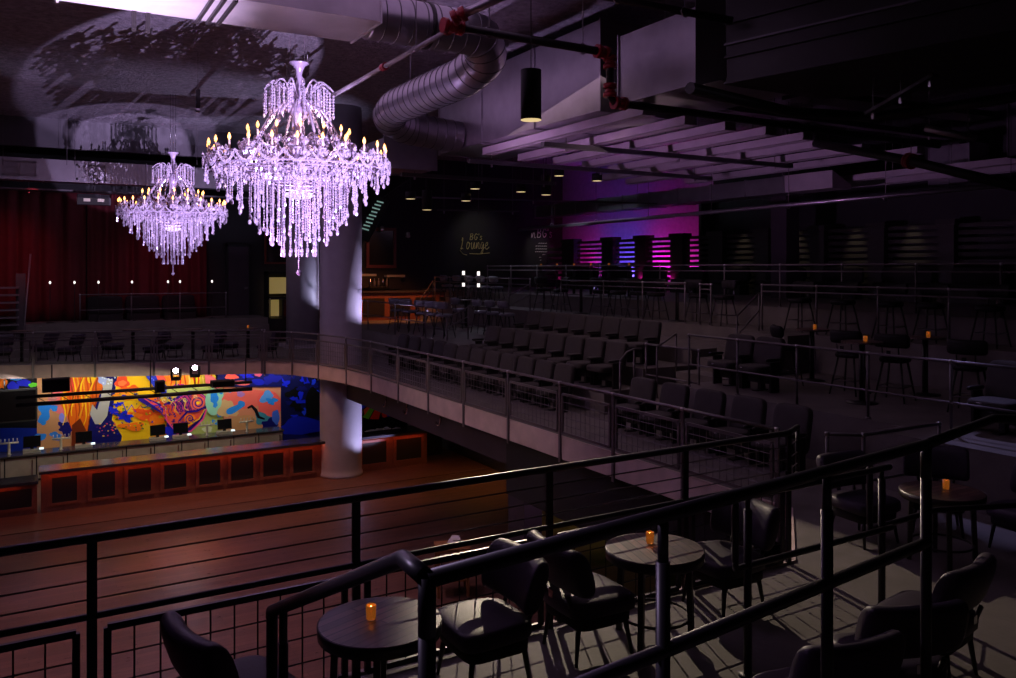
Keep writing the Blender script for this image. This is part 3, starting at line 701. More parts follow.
# ================================================================== FURNITURE KINDS
def mk_lounge_chair(seat='leather_p'):
    """faces +x; back at -x"""
    t = thing('lounge_chair', 'x', 'chair')
    MB().pillow((.02, 0, .42), .31, .33, .075, .38, fn=lambda p: (p.x, p.y*(1-.12*(p.x < 0)*abs(p.x)/.29), p.z+.015*(1-(p.x/.29)**2))).build('seat', seat, t)
    MB().pillow((.02, 0, .33), .27, .29, .075, .35).build('seat_base', 'leather', t)
    def wrap(p):
        y = p.y; return (p.x+.07*(y/.36)**2-.12*(p.z/.2), y, p.z)
    MB().roll((-.30, 0, .74), .36, .085, .19, .06, -.3).build('backrest', seat, t)
    for s in (-1, 1): MB().tube([(-.25, s*.17, .40), (-.30, s*.2, .55)], .018, 6).build('back_support', 'leg', t)
    for x, y in ((.22, .22), (.22, -.22), (-.2, .2), (-.2, -.2)):
        MB().tube([(x, y, .36), (x*1.25, y*1.18, 0)], [.026, .014], 8).build('leg', 'leg', t)
    MB().box(-.335, -.33, -.03, .03, .48, .54).build('tag', 'chrome', t)
    return t
def mk_round_table(r=.41, h=.75):
    t = thing('round_table', 'x', 'table')
    MB().lathe([(.02, h-.012), (r-.006, h-.012), (r-.006, h), (.02, h)], 40, smooth=False).build('tabletop', 'table_wood', t)
    MB().lathe([(r-.03, h-.085), (r, h-.08), (r+.004, h-.004), (r-.008, h-.004)], 40).build('edge_band', 'table_edge', t)
    for k in range(4):
        a = k*pi/2+pi/4; MB().bar((r*.72*cos(a), r*.72*sin(a), h-.06), (r*.78*cos(a), r*.78*sin(a), 0), .045, .045, V((cos(a), sin(a), 0))).build('leg', 'table_edge', t)
    MB().tube([(r*.72*cos(2*pi*i/28), r*.72*sin(2*pi*i/28), .2) for i in range(28)], .012, 6, closed=True).build('foot_ring', 'table_edge', t)
    return t
def mk_votive():
    t = thing('votive_candle', 'x', 'candle')
    MB().lathe([(.028, 0), (.033, .01), (.035, .095), (.031, .095), (.029, .012)], 14).build('glass_cup', 'amber', t)
    MB().lathe([(.024, .013), (.024, .04), (.004, .042)], 10).build('wax', 'ivory', t)
    MB().lathe([(.003, .04), (.011, .055), (.010, .068), (.002, .088)], 8).build('flame', 'flame_small', t)
    return t
def mk_theatre_seat():
    """faces -x (towards the dance floor)"""
    t = thing('theatre_seat', 'x', 'theatre seat')
    def lean(p): return (p.x+.18*(p.z+.36), p.y, p.z)
    MB().pillow((.12, 0, .62), .07, .345, .37, .32, 20, 12, fn=lean).build('backrest', 'seat_fabric', t)
    MB().pillow((-.18, 0, .42), .26, .31, .075, .4).build('seat', 'seat_fabric', t)
    MB().box(-.05, .08, -.3, .3, .14, .36).build('seat_base', 'leg', t)
    for s in (-1, 1):
        mb = MB(); mb.box(-.16, .06, s*.355-.02, s*.355+.02, .0, .56); mb.pillow((-.08, s*.355, .6), .2, .035, .03, .5, 10, 6); mb.build('armrest', 'leg', t)
    mb = MB(); mb.box(-.2, .12, -.05, .05, 0, .02); mb.box(-.06, .06, -.04, .04, 0, .3); mb.build('pedestal', 'leg', t)
    MB().pillow((-.43, .1, .44), .008, .04, .012, .6, 8, 6).build('seat_number_plate', 'chrome', t)
    return t
def mk_bar_stool(lea='leather', h=.72):
    """faces +x; back at -x"""
    t = thing('bar_stool', 'x', 'stool')
    MB().pillow((0, 0, h), .22, .23, .06, .5, 16, 8).build('seat', lea, t)
    MB().roll((-.24, 0, h+.33), .29, .06, .12, .09, -.1, 12, 8).build('backrest', lea, t)
    for s in (-1, 1): MB().tube([(-.19, s*.13, h-.02), (-.23, s*.14, h+.28)], .013, 6).build('back_support', 'leg', t)
    for x in (-1, 1):
        for y in (-1, 1): MB().tube([(x*.15, y*.15, h-.04), (x*.27, y*.25, 0)], [.02, .014], 6).build('leg', 'leg', t)
    mb = MB(); c = [(-.22, -.21, .26), (.22, -.21, .26), (.22, .21, .26), (-.22, .21, .26)]
    for a, b in zip(c, c[1:]+c[:1]): mb.tube([a, b], .011, 6)
    mb.build('foot_rail', 'grey_metal', t)
    MB().box(-.30, -.293, -.035, .035, h+.08, h+.17).build('tag', 'chrome', t)
    return t
def mk_high_table(h=1.05, r=.34):
    t = thing('pedestal_table', 'x', 'table')
    MB().lathe([(.02, h-.03), (r, h-.03), (r, h), (.02, h)], 24, smooth=False).build('tabletop', 'table_wood', t)
    mb = MB(); [mb.tube([(x, y, .02), (x, y, h-.03)], .022, 8) for x, y in ((.035, 0), (-.035, 0), (0, .035), (0, -.035))]; mb.build('pedestal', 'leg', t)
    MB().lathe([(.26, 0), (.26, .015), (.05, .04)], 20).build('base', 'leg', t)
    return t
LC = Kind(mk_lounge_chair); LG = Kind(lambda: mk_lounge_chair('leather_g')); RT = Kind(mk_round_table); VC = Kind(mk_votive)
TS = Kind(mk_theatre_seat); BS = Kind(mk_bar_stool); BG = Kind(lambda: mk_bar_stool('leather_g')); HT = Kind(mk_high_table)
def at(n, s, z=ZB): return V((n, s, z))
# near terrace
T1 = at(2.03, 5.22); T2 = at(4.55, 5.42); T3 = at(8.35, 5.3)
RT.place(T1, R(20), 'round plank-top table nearest the viewer, lit purple, with a glowing candle')
RT.place(T2, R(75), 'round plank-top table with light stripes across it between two black chairs')
RT.place(T3, 0, 'dim round table at the right behind the tall black post')
def votive_at(x, y, z, label): p = pz(x, y, z); return VC.place(V((p.x, p.y, z)), 0, label, 'lit votive candles')
votive_at(371, 619, 4.351, 'lit amber votive candle on the nearest purple-lit round table')
votive_at(650, 543, 4.351, 'lit amber votive candle on the striped round table beyond the handrail')
votive_at(946, 489, 4.351, 'lit amber votive candle on the dim round table at the right')
LC.place(at(1.14, 5.38), R(14), 'black rolled-back chair left of the nearest round table, seen from behind')
LC.place(at(2.98, 5.50), R(180), 'black rolled-back chair right of the nearest round table')
LC.place(at(3.93, 5.55), 0, 'black rolled-back chair left of the striped round table')
LC.place(at(5.55, 5.62), R(180), 'black rolled-back chair right of the striped round table')
LC.place(at(9.35, 6.0), R(215), 'black rolled-back chair behind the dim right-hand round table')
LC.place(at(9.45, 5.0), R(170), 'black rolled-back chair at the right edge by the dim round table')
LC.place(at(8.25, 6.2), R(265), 'black rolled-back chair left of the dim round table with its back to the balcony corner')
# chairs on the landing in the lower right
for (n, s, rz, lab) in ((3.45, 3.4, 60, 'black rolled-back chair at the bottom edge left of the second tall handrail post'),
                        (4.25, 3.5, 80, 'black rolled-back chair at the bottom edge right behind the second tall handrail post'),
                        (5.1, 3.62, 70, 'black rolled-back chair low between the second and the last tall handrail post'),
                        (5.98, 3.9, 100, 'black rolled-back chair low at the right edge behind the last tall post')):
    LC.place(at(n, s, ZB), R(rz), lab)
# theatre seats
def seat_row(n, s0, s1, k, z, rowname, grp):
    for i in range(k):
        s = s0+(s1-s0)*i/(k-1)
        TS.place(at(n, s, z), 0, f'{ORD[i]} charcoal theatre seat from the far end, {rowname}', grp)
seat_row(10.0, 20.9, 15.2, 8, ZB, 'lowest seat row', 'theatre seats in the lowest row')
seat_row(11.08, 20.4, 14.75, 8, 4.08, 'middle seat row', 'theatre seats in the middle row')
seat_row(12.25, 20.1, 15.0, 8, 4.5, 'top seat row', 'theatre seats in the top row')
seat_row(10.0, 12.5, 8.9, 5, ZB, 'short row right of aisle', 'theatre seats right of the aisle')
seat_row(10.1, 24.5, 21.8, 4, ZB, 'shadowed row by round column', 'theatre seats by the round column')
TS.place(at(11.95, 11.9, T_B), 0, 'left theatre seat of the pair behind the two-bar railing', 'pair of theatre seats')
TS.place(at(11.95, 11.15, T_B), 0, 'right theatre seat of the pair behind the two-bar railing', 'pair of theatre seats')
TS.place(at(11.75, 6.55, T_B), 0, 'lone theatre seat at the right edge behind the two-bar railing')
# bar stools and tables on the stool tier
def stool(kind, x, n, z, rz, label, grp=None):
    a, b, v = _ray(x, 0); return kind.place(at(n, b*n/a, z), R(rz), label, grp)
G1 = 'bar stools on the stool tier'
for x, rz, lab in ((786, -35, 'leftmost bar stool of the stool tier, beside the tall candle table'), (850, 10, 'second bar stool from the left on the stool tier'),
                   (895, 15, 'third bar stool from the left on the stool tier, beside the pedestal table'), (970, 15, 'rightmost bar stool of the stool tier, right of the pedestal table')):
    stool(BS, x, 13.0, T_B, rz, lab, G1)
def table(x, n, z, label, c=None, cl=None):
    a, b, v = _ray(x, 0); p = at(n, b*n/a, z); HT.place(p, 0, label)
    if cl: VC.place(p+V((.02, -.05, 1.051)), 0, cl, 'lit votive candles')
table(812, 13.9, T_B, 'tall pedestal table with a candle behind the leftmost stool', 1, 'lit votive candle on the tall table behind the leftmost stool')
table(925, 14.1, T_B, 'tall pedestal table with a candle between the right-hand stools', 1, 'pale votive candle on the tall table between the right-hand stools')
table(862, 12.3, T_B, 'tall pedestal table in front of the second stool with a small light', 1, 'small amber votive on the table in front of the second stool')
G2 = 'dim bar stools behind the stool tier railing'
for i, x in enumerate((800, 843, 890, 931, 990)):
    stool(BS, x, 15.6, T_C, 185, f'{ORD[i]} dim bar stool from the left on the upper tier at the right', G2)
G3 = 'bar stools behind the theatre seats'
for i, x in enumerate((544, 561, 601, 618, 638, 656, 698, 724)):
    stool(BS, x, 15.55 if i % 2 else 15.75, T_C, 170 if i % 2 else 10, f'{ORD[i]} bar stool from the left on the tier above the theatre seats', G3)
for i, x in enumerate((581, 677)):
    table(x, 15.6, T_C, f'{ORD[i]} tall pedestal table from the left above the theatre seats')
G4 = 'small candle tables before the slatted booths'
for i, x in enumerate((541, 557, 574, 591, 609, 618, 629)):
    a, b, v = _ray(x, 0); n = 17.4; p = at(n, b*n/a, T_D)
    if x not in (618,): HT.place(p, 0, f'{ORD[i if i < 5 else 5]} tall table from the left in front of the slatted booths', G4)
    VC.place(p+V((0, .12 if x == 618 else 0, 1.051 if x != 618 else 1.051)), 0, f'{ORD[i]} tiny candle from the left before the slatted booths', 'lit votive candles') if x != 618 else None
G5 = 'pale-backed stools of the far lounge'
for i, (x, n, z) in enumerate(((447, 15.7, T_C), (460, 15.7, T_C), (472, 15.7, T_C), (484, 15.7, T_C), (497, 15.7, T_C), (459, 13.6, T_E), (481, 13.6, T_E), (494, 13.6, T_E), (507, 13.6, T_E))):
    stool(BG, x, n, z, 0, (f'{ORD[i]} pale-backed stool from left, rear row under gold lettering' if i < 5 else f'{ORD[i-5]} pale-backed stool from left, front row under gold lettering'), G5)
G6 = 'pale-backed stools by the round column'
for i, x in enumerate((398, 409, 424, 434, 444)):
    stool(BG, x, 11.6, T_E, 20, f'{ORD[i]} pale-backed stool from the left on the far tier right of the column', G6)
table(466, 14.4, T_E, 'tall table with white cups below the lounge lettering'); table(489, 14.4, T_E, 'second tall table below the lounge lettering')
# lit lamps on the far lounge
for x, ya, yb, lab in ((463.5, 273, 284.5, 'left'), (478.5, 273.5, 285, 'right')):
    p = pn(x, ya, 15.3); q = pn(x, yb, 15.3); t = thing('floor_lamp', f'{lab} of two thin stands each with two small white lights below the gold lettering', 'lamp', (p.x, p.y, T_C))
    for z in (p.z, q.z): MB().lathe([(.055, -.08), (.055, .08), (.01, .08)], 10, (0, 0, z-T_C)).build('shade', 'lit_small', t)
    MB().lathe([(.16, 0), (.16, .02), (.02, .03)], 12).build('base', 'leg', t); MB().tube([(.07, 0, .02), (.07, 0, p.z-T_C)], .015, 6).build('pole', 'leg', t)
# far balcony tables and chairs
def fb(x, y): p = pz(x, y, ZB); return at(p.x, max(p.y, 29.4 if p.x > 2 else 30.9), ZB)
FBS = [('chair', 1, 366, -60), ('table', 22, 362, 0), ('chair', 44, 361, 180), ('chair', 70, 363, 180), ('chair', 112, 361, 0), ('table', 133, 360, 0), ('chair', 155, 359, 180), ('chair', 172, 359, 0), ('table', 193, 358, 0), ('chair', 213, 358, 180), ('chair', 228, 357, 0), ('table', 248, 356, 0), ('chair', 268, 356, 180)]
ci = ti = 0
for k, x, y, rz in FBS:
    a, b, v = _ray(x, 350); kk = (28.0-33.5)/14.8; d = (28.0-kk*6.8)/(b-kk*a)+(1.7 if k == 'chair' and ci % 2 else .75); p = at(a*d, b*d, ZB)
    if k == 'chair': LC.place(p, R(rz-30), f'{ORD[ci]} black chair from the left on the far balcony', 'chairs on the far balcony'); ci += 1
    else:
        HT.place(p, 0, f'{ORD[ti]} pedestal table from the left on the far balcony', 'tables on the far balcony'); ti += 1
        if x == 248: VC.place(p+V((0, 0, 1.051)), 0, 'lit votive candle on the far balcony table before the dark door', 'lit votive candles')
# ================================================================== FAR WALL
def curtain(n0, n1, label, seed):
    rnd = random.Random(seed); t = thing('stage_curtain', label, 'curtain', (n0, 35.5, 4.7))
    W = n1-n0; N = 90; vs = []; fs = []
    ph = [rnd.random()*6 for _ in range(3)]
    H = [0, .6, 2.4, 4.6, 4.9]
    for j, z in enumerate(H):
        for i in range(N+1):
            u = i/N*W; amp = .11 if j < 4 else .05
            y = amp*(sin(u*9+ph[0])+.5*sin(u*17+ph[1]+j*.1)); vs.append((u, y, z+.02))
    for j in range(len(H)-1):
        for i in range(N): fs.append((j*(N+1)+i, j*(N+1)+i+1, (j+1)*(N+1)+i+1, (j+1)*(N+1)+i))
    mb = MB(); mb.add(vs, fs, True); o = mb.build('drape', 'red_curtain', t)
    s = o.modifiers.new('thick', 'SOLIDIFY'); s.thickness = .03
    MB().tube([(0, 0, 4.93), (W, 0, 4.93)], .04, 8).build('curtain_track', 'duct_black', t)
curtain(-4.6, 1.9, 'left deep red velvet curtain across the far wall', 1)
curtain(1.95, 6.3, 'right deep red velvet curtain behind the smaller chandelier', 2)
mb = MB(); mb.box(-8, 8.4, 35.2, 35.4, 9.55, 10.9); struct(mb, 'trim_curtain_pelmet', 'black_paint', 'black pelmet above the red curtains', 'pelmet')
# door in the far wall
p0 = ps(227, 315, 36.1); p1 = ps(250, 250, 36.1)
t = thing('door_1', 'dark plum door in the far wall right of the curtains', 'door', (p0.x, 36.15, 4.7)); t['kind'] = 'structure'
W = p1.x-p0.x; MB().box(.05, W-.05, -.05, 0, 0, 2.9).build('door_leaf', 'plum_wall', t)
mb = MB(); mb.box(-.05, .05, -.09, 0, 0, 3.0); mb.box(W-.05, W+.05, -.09, 0, 0, 3.0); mb.box(-.05, W+.05, -.09, 0, 2.9, 3.0); mb.build('door_frame', 'black_paint', t)
MB().box(W-.25, W-.1, -.1, -.05, 1.1, 1.2).build('handle', 'chrome', t)
# platform railing with dark banquettes
a, b, v = _ray(80, 0); x0 = 34.2*a/b; a, b, v = _ray(226, 0); x1 = 34.2*a/b
pp = [(x0+(x1-x0)*k/3, 34.2) for k in range(4)]
railing('railing on the far platform in front of the red curtains', pp, 4.7, 1.02, (.45,), posts=pp, r=.022, pr=.022, m='grey_metal')
def mk_banquette():
    t = thing('banquette', 'x', 'sofa')
    MB().pillow((0, 0, .38), .62, .3, .12, .3).build('seat', 'leather', t); MB().pillow((0, .27, .62), .62, .09, .32, .35).build('backrest', 'leather', t)
    mb = MB(); mb.box(-.58, .58, -.25, .3, 0, .28); mb.build('base', 'leg', t); return t
BQ = Kind(mk_banquette)
for k in range(3): BQ.place(at(x0+.9+k*(x1-x0-1.2)/3, 35.0, 4.7), 0, f'{["left","middle","right"][k]} black banquette behind the far platform railing', 'banquettes on the far platform')
def mk_candle_stand():
    t = thing('candle_stand', 'x', 'candle stand')
    MB().lathe([(.14, 0), (.14, .02), (.012, .04), (.012, 1.42)], 10).build('stand', 'leg', t)
    MB().lathe([(.02, 1.42), (.035, 1.45), (.035, 1.49), (.015, 1.52)], 10).build('lamp_globe', 'lit_small', t); return t
CS = Kind(mk_candle_stand)
for i, x in enumerate((50, 74.5, 98.5, 132, 168, 180, 212)):
    a, b, v = _ray(x, 0); s = 34.45; CS.place(at(a*s/b, s, 4.7), 0, f'{ORD[i]} small lit lamp on a thin stand from the left before the far curtains', 'small lamps before the curtains')
# far left stair
t = thing('steel_stair', 'grey steel stair at the far left edge', 'stairs', ps(-6, 318, 33.9)); t.location.z = ZB
mb = MB()
for k in range(9): mb.box(-1.2, .75, -.3+k*.0, .25+k*.0, .3+k*.26, .36+k*.26); 
mb.build('tread', 'grey_wall', t)
MB().bar((.8, -.3, .2), (.8, .2, 2.9), .06, .3).build('stringer', 'duct_black', t)
mb = MB(); mb.tube([(.85, -.35, .0), (.9, -.35, 1.0), (1.1, -.1, 3.6)], .03, 8); mb.tube([(1.2, -.35, 1.05), (1.45, -.35, 1.05)], .02, 8); mb.build('handrail', 'grey_metal', t)
# bright cabinet between door and columns
p = ps(280, 318, 35.2)
t = thing('bar_cabinet', 'yellow-lit open cabinet between the dark door and the columns', 'cabinet', (p.x, 35.2, 4.5))
mb = MB(); mb.box(-.5, .6, 0, .7, -.9, .06); mb.box(-.5, .6, 0, .7, .9, .98); mb.box(-.5, .6, 0, .7, 1.95, 2.05); mb.box(-.5, -.45, 0, .7, 0, 2.05); mb.box(.1, .15, 0, .7, 0, 1.0); mb.build('carcass', 'black_paint', t)
MB().box(-.42, .58, .55, .6, 1.1, 1.8).build('lit_panel', 'lit_yellow', t); MB().box(-.42, .1, .55, .6, .1, .88).build('lit_panel', 'lit_yellow', t); MB().box(.16, .58, .5, .6, .1, .88).build('red_panel', 'frame_wood', t)
q = [ps(270, 318, 33.6), ps(290, 318, 33.6), ps(318, 318, 33.6)]; q = [(v.x, v.y) for v in q]
railing('short dark railing in front of the yellow-lit cabinet', q, 4.2, 1.25, (.55,), posts=q, r=.022, pr=.022, m='black_metal')
# upstairs bar right of the thick column
def ubar():
    a = pn(356, 292, 12.4); b = ps(450, 290, 34.2)
    t = thing('bar_counter', 'orange-fronted upstairs bar counter right of the thick column', 'bar', (10.9, 33.6, T_E))
    MB().box(0, 6.2, 0, .8, 1.18, 1.26).build('bar_top', 'bar_top', t); MB().box(.05, 6.15, .12, .7, 0, 1.18).build('carcass', 'bar_wood', t)
    for k in range(5): MB().box(.25+k*1.2, 1.2+k*1.2, .09, .12, .15, .95).build('panel', 'bar_panel', t)
ubar()
a = ps(366, 268, 36.1); b = ps(396, 228, 36.1)
t = thing('framed_mirror', 'red-brown framed dark mirror on the far wall', 'mirror', (a.x, 36.14, a.z)); W, H = b.x-a.x, b.z-a.z
mb = MB(); mb.box(0, .14, -.09, 0, 0, H); mb.box(W-.14, W, -.09, 0, 0, H); mb.box(.14, W-.14, -.09, 0, 0, .14); mb.box(.14, W-.14, -.09, 0, H-.14, H); mb.build('frame', 'frame_wood', t)
MB().box(.14, W-.14, -.04, -.01, .14, H-.14).build('glass', 'mirror', t)
a = ps(290, 264, 36.1)
t = thing('framed_mirror', 'red-framed dark panel half hidden behind the large chandelier', 'mirror', (a.x-1.1, 36.14, a.z)); W, H = 2.2, 1.6
mb = MB(); mb.box(0, .08, -.06, 0, 0, H); mb.box(W-.08, W, -.06, 0, 0, H); mb.box(.08, W-.08, -.06, 0, 0, .08); mb.box(.08, W-.08, -.06, 0, H-.08, H); mb.build('frame', 'frame_wood', t)
MB().box(.08, W-.08, -.03, -.01, .08, H-.08).build('glass', 'mirror', t)
# angled hanging screen
p = pd(372, 218, 30); t = thing('hanging_screen', 'slanting hung screen with pale teal stripes beside the thick column', 'screen', p); t.rotation_euler = (0, R(28), R(-30))
MB().box(-.3, .3, -.05, .05, -.85, .85).build('panel', 'black_paint', t)
mb = MB()
for k in range(9): mb.bar((-.16+.02*(k % 3), -.065, -.5+k*.14), (.12-.03*(k % 2), -.065, -.44+k*.14), .01, .05)
mb.build('stripe', 'lit_teal', t); MB().tube([(0, 0, .85), (.9, .1, 2.6)], .02, 6).build('bracket', 'duct_black', t)
def wall_lamp(x, y, label):
    p = ps(x, y, 35.9); t = thing('wall_lamp', label, 'lamp', p)
    MB().lathe([(.03, .14), (.09, .1), (.11, -.1), (.02, -.14)], 12).build('shade', 'steel', t); MB().bar((0, 0, 0), (0, .25, .05), .04, .04).build('bracket', 'leg', t)
wall_lamp(408, 235, 'small steel wall lamp right of the framed mirror'); wall_lamp(364, 233, 'small steel wall lamp left of the framed mirror'); wall_lamp(382, 229, 'small brass lamp above the framed mirror')
for x, y, lab in ((367, 275, 'left'), (396, 276, 'right')):
    p = ps(x, y, 35.7); t = thing('bar_shelf', f'small {lab} steel shelf behind the upstairs bar', 'shelf', p); MB().box(-.45, .45, 0, .35, -.05, .05).build('board', 'steel', t); MB().box(-.3, .3, .1, .35, -.6, -.05).build('bracket', 'leg', t)
mb_p = ps(380, 280, 35.6); t = thing('bottle_rack', 'dark bottle rack under the framed mirror', 'rack', mb_p)
MB().box(-.5, .5, 0, .3, -.35, -.3).build('shelf', 'leg', t)
for k in range(5): MB().lathe([(.05, -.3), (.05, -.08), (.02, 0), (.02, .08)], 8, (-.42+k*.2, .12, 0)).build('bottle', 'chrome' if k % 3 == 0 else 'leather_g', t)
# lettering on the far wall
def strokes(name, label, px, py, w, h, st, s=36.15, r=.02, m='gold_sign'):
    o = ps(px, py, s); e = ps(px+w, py-h, s); t = thing(name, label, 'sign', (o.x, s, o.z)); W = e.x-o.x; H = e.z-o.z
    def sm(pts):
        pts = [V((p[0]*W, 0, p[1]*H)) for p in pts]; out = []
        for i in range(len(pts)-1):
            p0, p1, p2, p3 = pts[max(i-1, 0)], pts[i], pts[i+1], pts[min(i+2, len(pts)-1)]
            for k in range(5):
                u = k/5; out.append(.5*((2*p1)+(p2-p0)*u+(2*p0-5*p1+4*p2-p3)*u*u+(3*p1-p0-3*p2+p3)*u**3))
        return out+[pts[-1]]
    for nm, lst in st:
        mb = MB(); [mb.tube(sm(p), r, 6) for p in lst]; mb.build(nm, m, t)
    return t
LOW = {  # script strokes in a unit box each
 'L': [[(.05, .75), (.12, .95), (.22, .9), (.2, .6), (.1, .2), (.02, .08), (.1, .03), (.3, .12), (.42, .05)]],
 'o': [[(.5, .5), (.2, .62), (.05, .3), (.25, .05), (.55, .2), (.6, .5), (.4, .6), (.8, .45)]],
 'u': [[(.05, .6), (.1, .15), (.4, .1), (.62, .6), (.65, .12), (.9, .15)]],
 'n': [[(.05, .1), (.15, .58), (.2, .1), (.45, .58), (.65, .5), (.68, .1), (.95, .15)]],
 'g': [[(.6, .55), (.2, .6), (.08, .25), (.35, .1), (.65, .5), (.6, -.2), (.25, -.3), (.5, .0), (.95, .2)]],
 'e': [[(.05, .3), (.5, .4), (.45, .62), (.15, .5), (.15, .15), (.5, .06), (.9, .25)]],
 'B': [[(.1, .0), (.2, .95)], [(.05, .9), (.6, .95), (.65, .65), (.2, .52), (.7, .42), (.6, .05), (.05, .02)]],
 'G': [[(.75, .8), (.4, .98), (.1, .5), (.35, .03), (.7, .2), (.72, .45), (.45, .45)]],
 's': [[(.65, .55), (.3, .62), (.25, .42), (.6, .25), (.45, .03), (.1, .1)]],
 "'": [[(.3, 1.0), (.2, .75)]], 'i': [[(.2, .6), (.15, .1), (.4, .1)]], }
def word(w, x, y, cw, ch, sl=.15):
    out = []; c = x
    for k in w:
        wd = cw*(.35 if k == "'" else 1.15 if k in 'LBG' else 1)
        for st in LOW[k]: out.append([(c+wd*a+sl*ch*b*.5, y+ch*b) for a, b in st])
        c += wd
    return out
strokes('wall_lettering', 'gold script wall lettering with a swash on the black far wall', 460, 255, 31, 24,
        [('small_word', word("BG's", .30, .62, .12, .26)), ('large_word', word('Lounge', .02, .22, .15, .5)), ('swash', [[(.0, .2), (.08, .06), (.22, .0)], [(.3, .06), (.6, .05), (.95, .1)]])], r=.016)
t = strokes('menu_lettering', 'white chalk menu lettering on the black far wall beside the pink wall', 531, 262, 19, 32,
        [('heading', word('n', .0, .72, .26, .3)+word("BG's", .3, .76, .24, .28))], r=.015, m='chalk')
mb = MB(); rnd = random.Random(5)
for r_, (x0_, x1_) in enumerate(((.45, .95), (.28, .95), (.28, 1.0), (.25, .98), (.7, .85), (.5, .6), (.55, .65))):
    x = x0_
    while x < x1_:
        w = .05+.06*rnd.random(); z = .66-r_*.1
        mb.tube([(x*1.0, 0, z*1.45), (min(x+w, x1_)*1.0, 0, z*1.45+.02)], .016, 5); x += w+.04
mb.build('menu_line', 'chalk', t)
# slatted booths
SB = 23.2; zt = 8.12
xs = [(560, 572), (606-6, 606+6), (638-7, 638+7), (674-6, 675+6), (706, 716), (757, 769), (812, 824), (868, 882), (935, 948), (1010, 1024)]
for i, (x0_, x1_) in enumerate(((565, 577), (605, 616), (638, 649), (674, 686), (712, 726), (758, 772), (814, 828), (872, 888), (942, 958), (1018, 1034))):
    a = n_at(x0_, SB); b = n_at(x1_, SB); h = zt+.0-T_D
    t = thing('booth_pillar', f'{ORD[i]} padded black pillar from the left in the slatted booth row', 'pillar', (SB, (a[1]+b[1])/2, T_D), group='pillars of the slatted booths')
    w = abs(a[1]-b[1])/2
    MB().box(-.2, .2, -w, w, 0, h-.16).build('shaft', 'slat', t); MB().box(-.25, .25, -w-.06, w+.06, h-.16, h).build('cap', 'slat', t)
    if i:
        pa = n_at(prev, SB); c = (pa[1]+a[1])/2; L = pa[1]-a[1]
        t = thing('slat_screen', f'{ORD[i-1]} slatted screen from the left between the black booth pillars', 'screen', (SB+.05, c, T_D), group='slatted screens of the booths')
        for k in range(11): MB().box(-.03, .03, -L/2, L/2, .05+k*.21, .05+k*.21+.125).build('slat', 'slat', t)
        bench = thing('booth_bench', f'{ORD[i-1]} black booth bench from the left below the slatted screens', 'bench', (SB-.75, c, T_D), group='booth benches')
        MB().pillow((.1, 0, .45), .3, L/2*.96, .09, .3, 16, 8).build('seat', 'leather', bench); MB().box(-.15, .35, -L/2*.94, L/2*.94, 0, .36).build('base', 'leg', bench)
        MB().pillow((.40, 0, .75), .09, L/2*.96, .28, .35, 16, 8).build('backrest', 'leather', bench)
    prev = x1_
a = 36.1; b = n_at(564, SB)[1]
t = thing('slat_screen', 'dim greenish slatted screen left of the first booth pillar', 'screen', (SB, (a+b)/2, T_D))
for k in range(7): MB().box(-.03, .03, -(a-b)/2, (a-b)/2, .1+k*.29, .1+k*.29+.17).build('slat', 'slat', t)
# ================================================================== DOWNSTAIRS BAR
BSY = 26.0
def bx(x, s=BSY): a, b, v = _ray(x, 0); return a*s/b
t = thing('bar_counter', 'long dark-topped downstairs bar with red-lit framed panels', 'bar', (bx(41), BSY, 0)); o = t.location
n0, n1 = bx(41)-o.x, bx(427)-o.x
MB().box(n0-.05, n1+.05, -.22, .62, 1.10, 1.18).build('bar_top', 'bar_top', t)
MB().box(n0, n1, 0, .5, 0, 1.10).build('carcass', 'bar_wood', t)
for a, b in ((52, 77), (92, 115), (128, 151), (164, 186), (199, 220), (231, 253), (263, 283), (293, 312), (325, 343), (362, 386), (396, 421)):
    x0, x1 = bx(a)-o.x, bx(b)-o.x
    mb = MB(); 
    for q in ((x0-.1, x1+.1, .16, .24), (x0-.1, x1+.1, .94, 1.02), (x0-.1, x0, .24, .94), (x1, x1+.1, .24, .94)): mb.box(q[0], q[1], -.04, 0, q[2], q[3])
    f = mb.build('panel_frame', 'bar_wood', t); MB().box(x0, x1, -.015, 0, .24, .94).build('panel', 'bar_panel', f)
t = thing('bar_counter', 'lower end section of the downstairs bar at the left edge', 'bar', (bx(38), BSY, 0)); o = t.location
MB().box(-6, 0, -.22, .62, .86, .94).build('bar_top', 'bar_top', t); MB().box(-6, -.02, 0, .5, 0, .86).build('carcass', 'bar_wood', t)
for k in range(4):
    x1 = -.15-k*1.05; x0 = x1-.75; mb = MB()
    for q in ((x0-.1, x1+.1, .14, .22), (x0-.1, x1+.1, .72, .80), (x0-.1, x0, .22, .72), (x1, x1+.1, .22, .72)): mb.box(q[0], q[1], -.04, 0, q[2], q[3])
    f = mb.build('panel_frame', 'bar_wood', t); MB().box(x0, x1, -.015, 0, .22, .72).build('panel', 'bar_panel', f)
BK = 30.0; BH = .86
e = bx(284, BK)
t = thing('back_counter', 'dark-topped back bar counter with steel fridge doors below the mural', 'counter', (e, BK, 0))
MB().box(-14, 0, -.05, .75, BH-.05, BH).build('counter_top', 'bar_top', t); MB().box(-14, -.03, .05, .7, 0, BH-.05).build('carcass', 'bar_panel', t)
for k in range(16):
    x1 = -.05-k*.86; d = MB().box(x1-.82, x1, .02, .05, .08, BH-.09).build('fridge_door', 'steel', t); MB().bar((x1-.1, -.01, .2), (x1-.1, -.01, .7), .02, .03).build('handle', 'chrome', d)
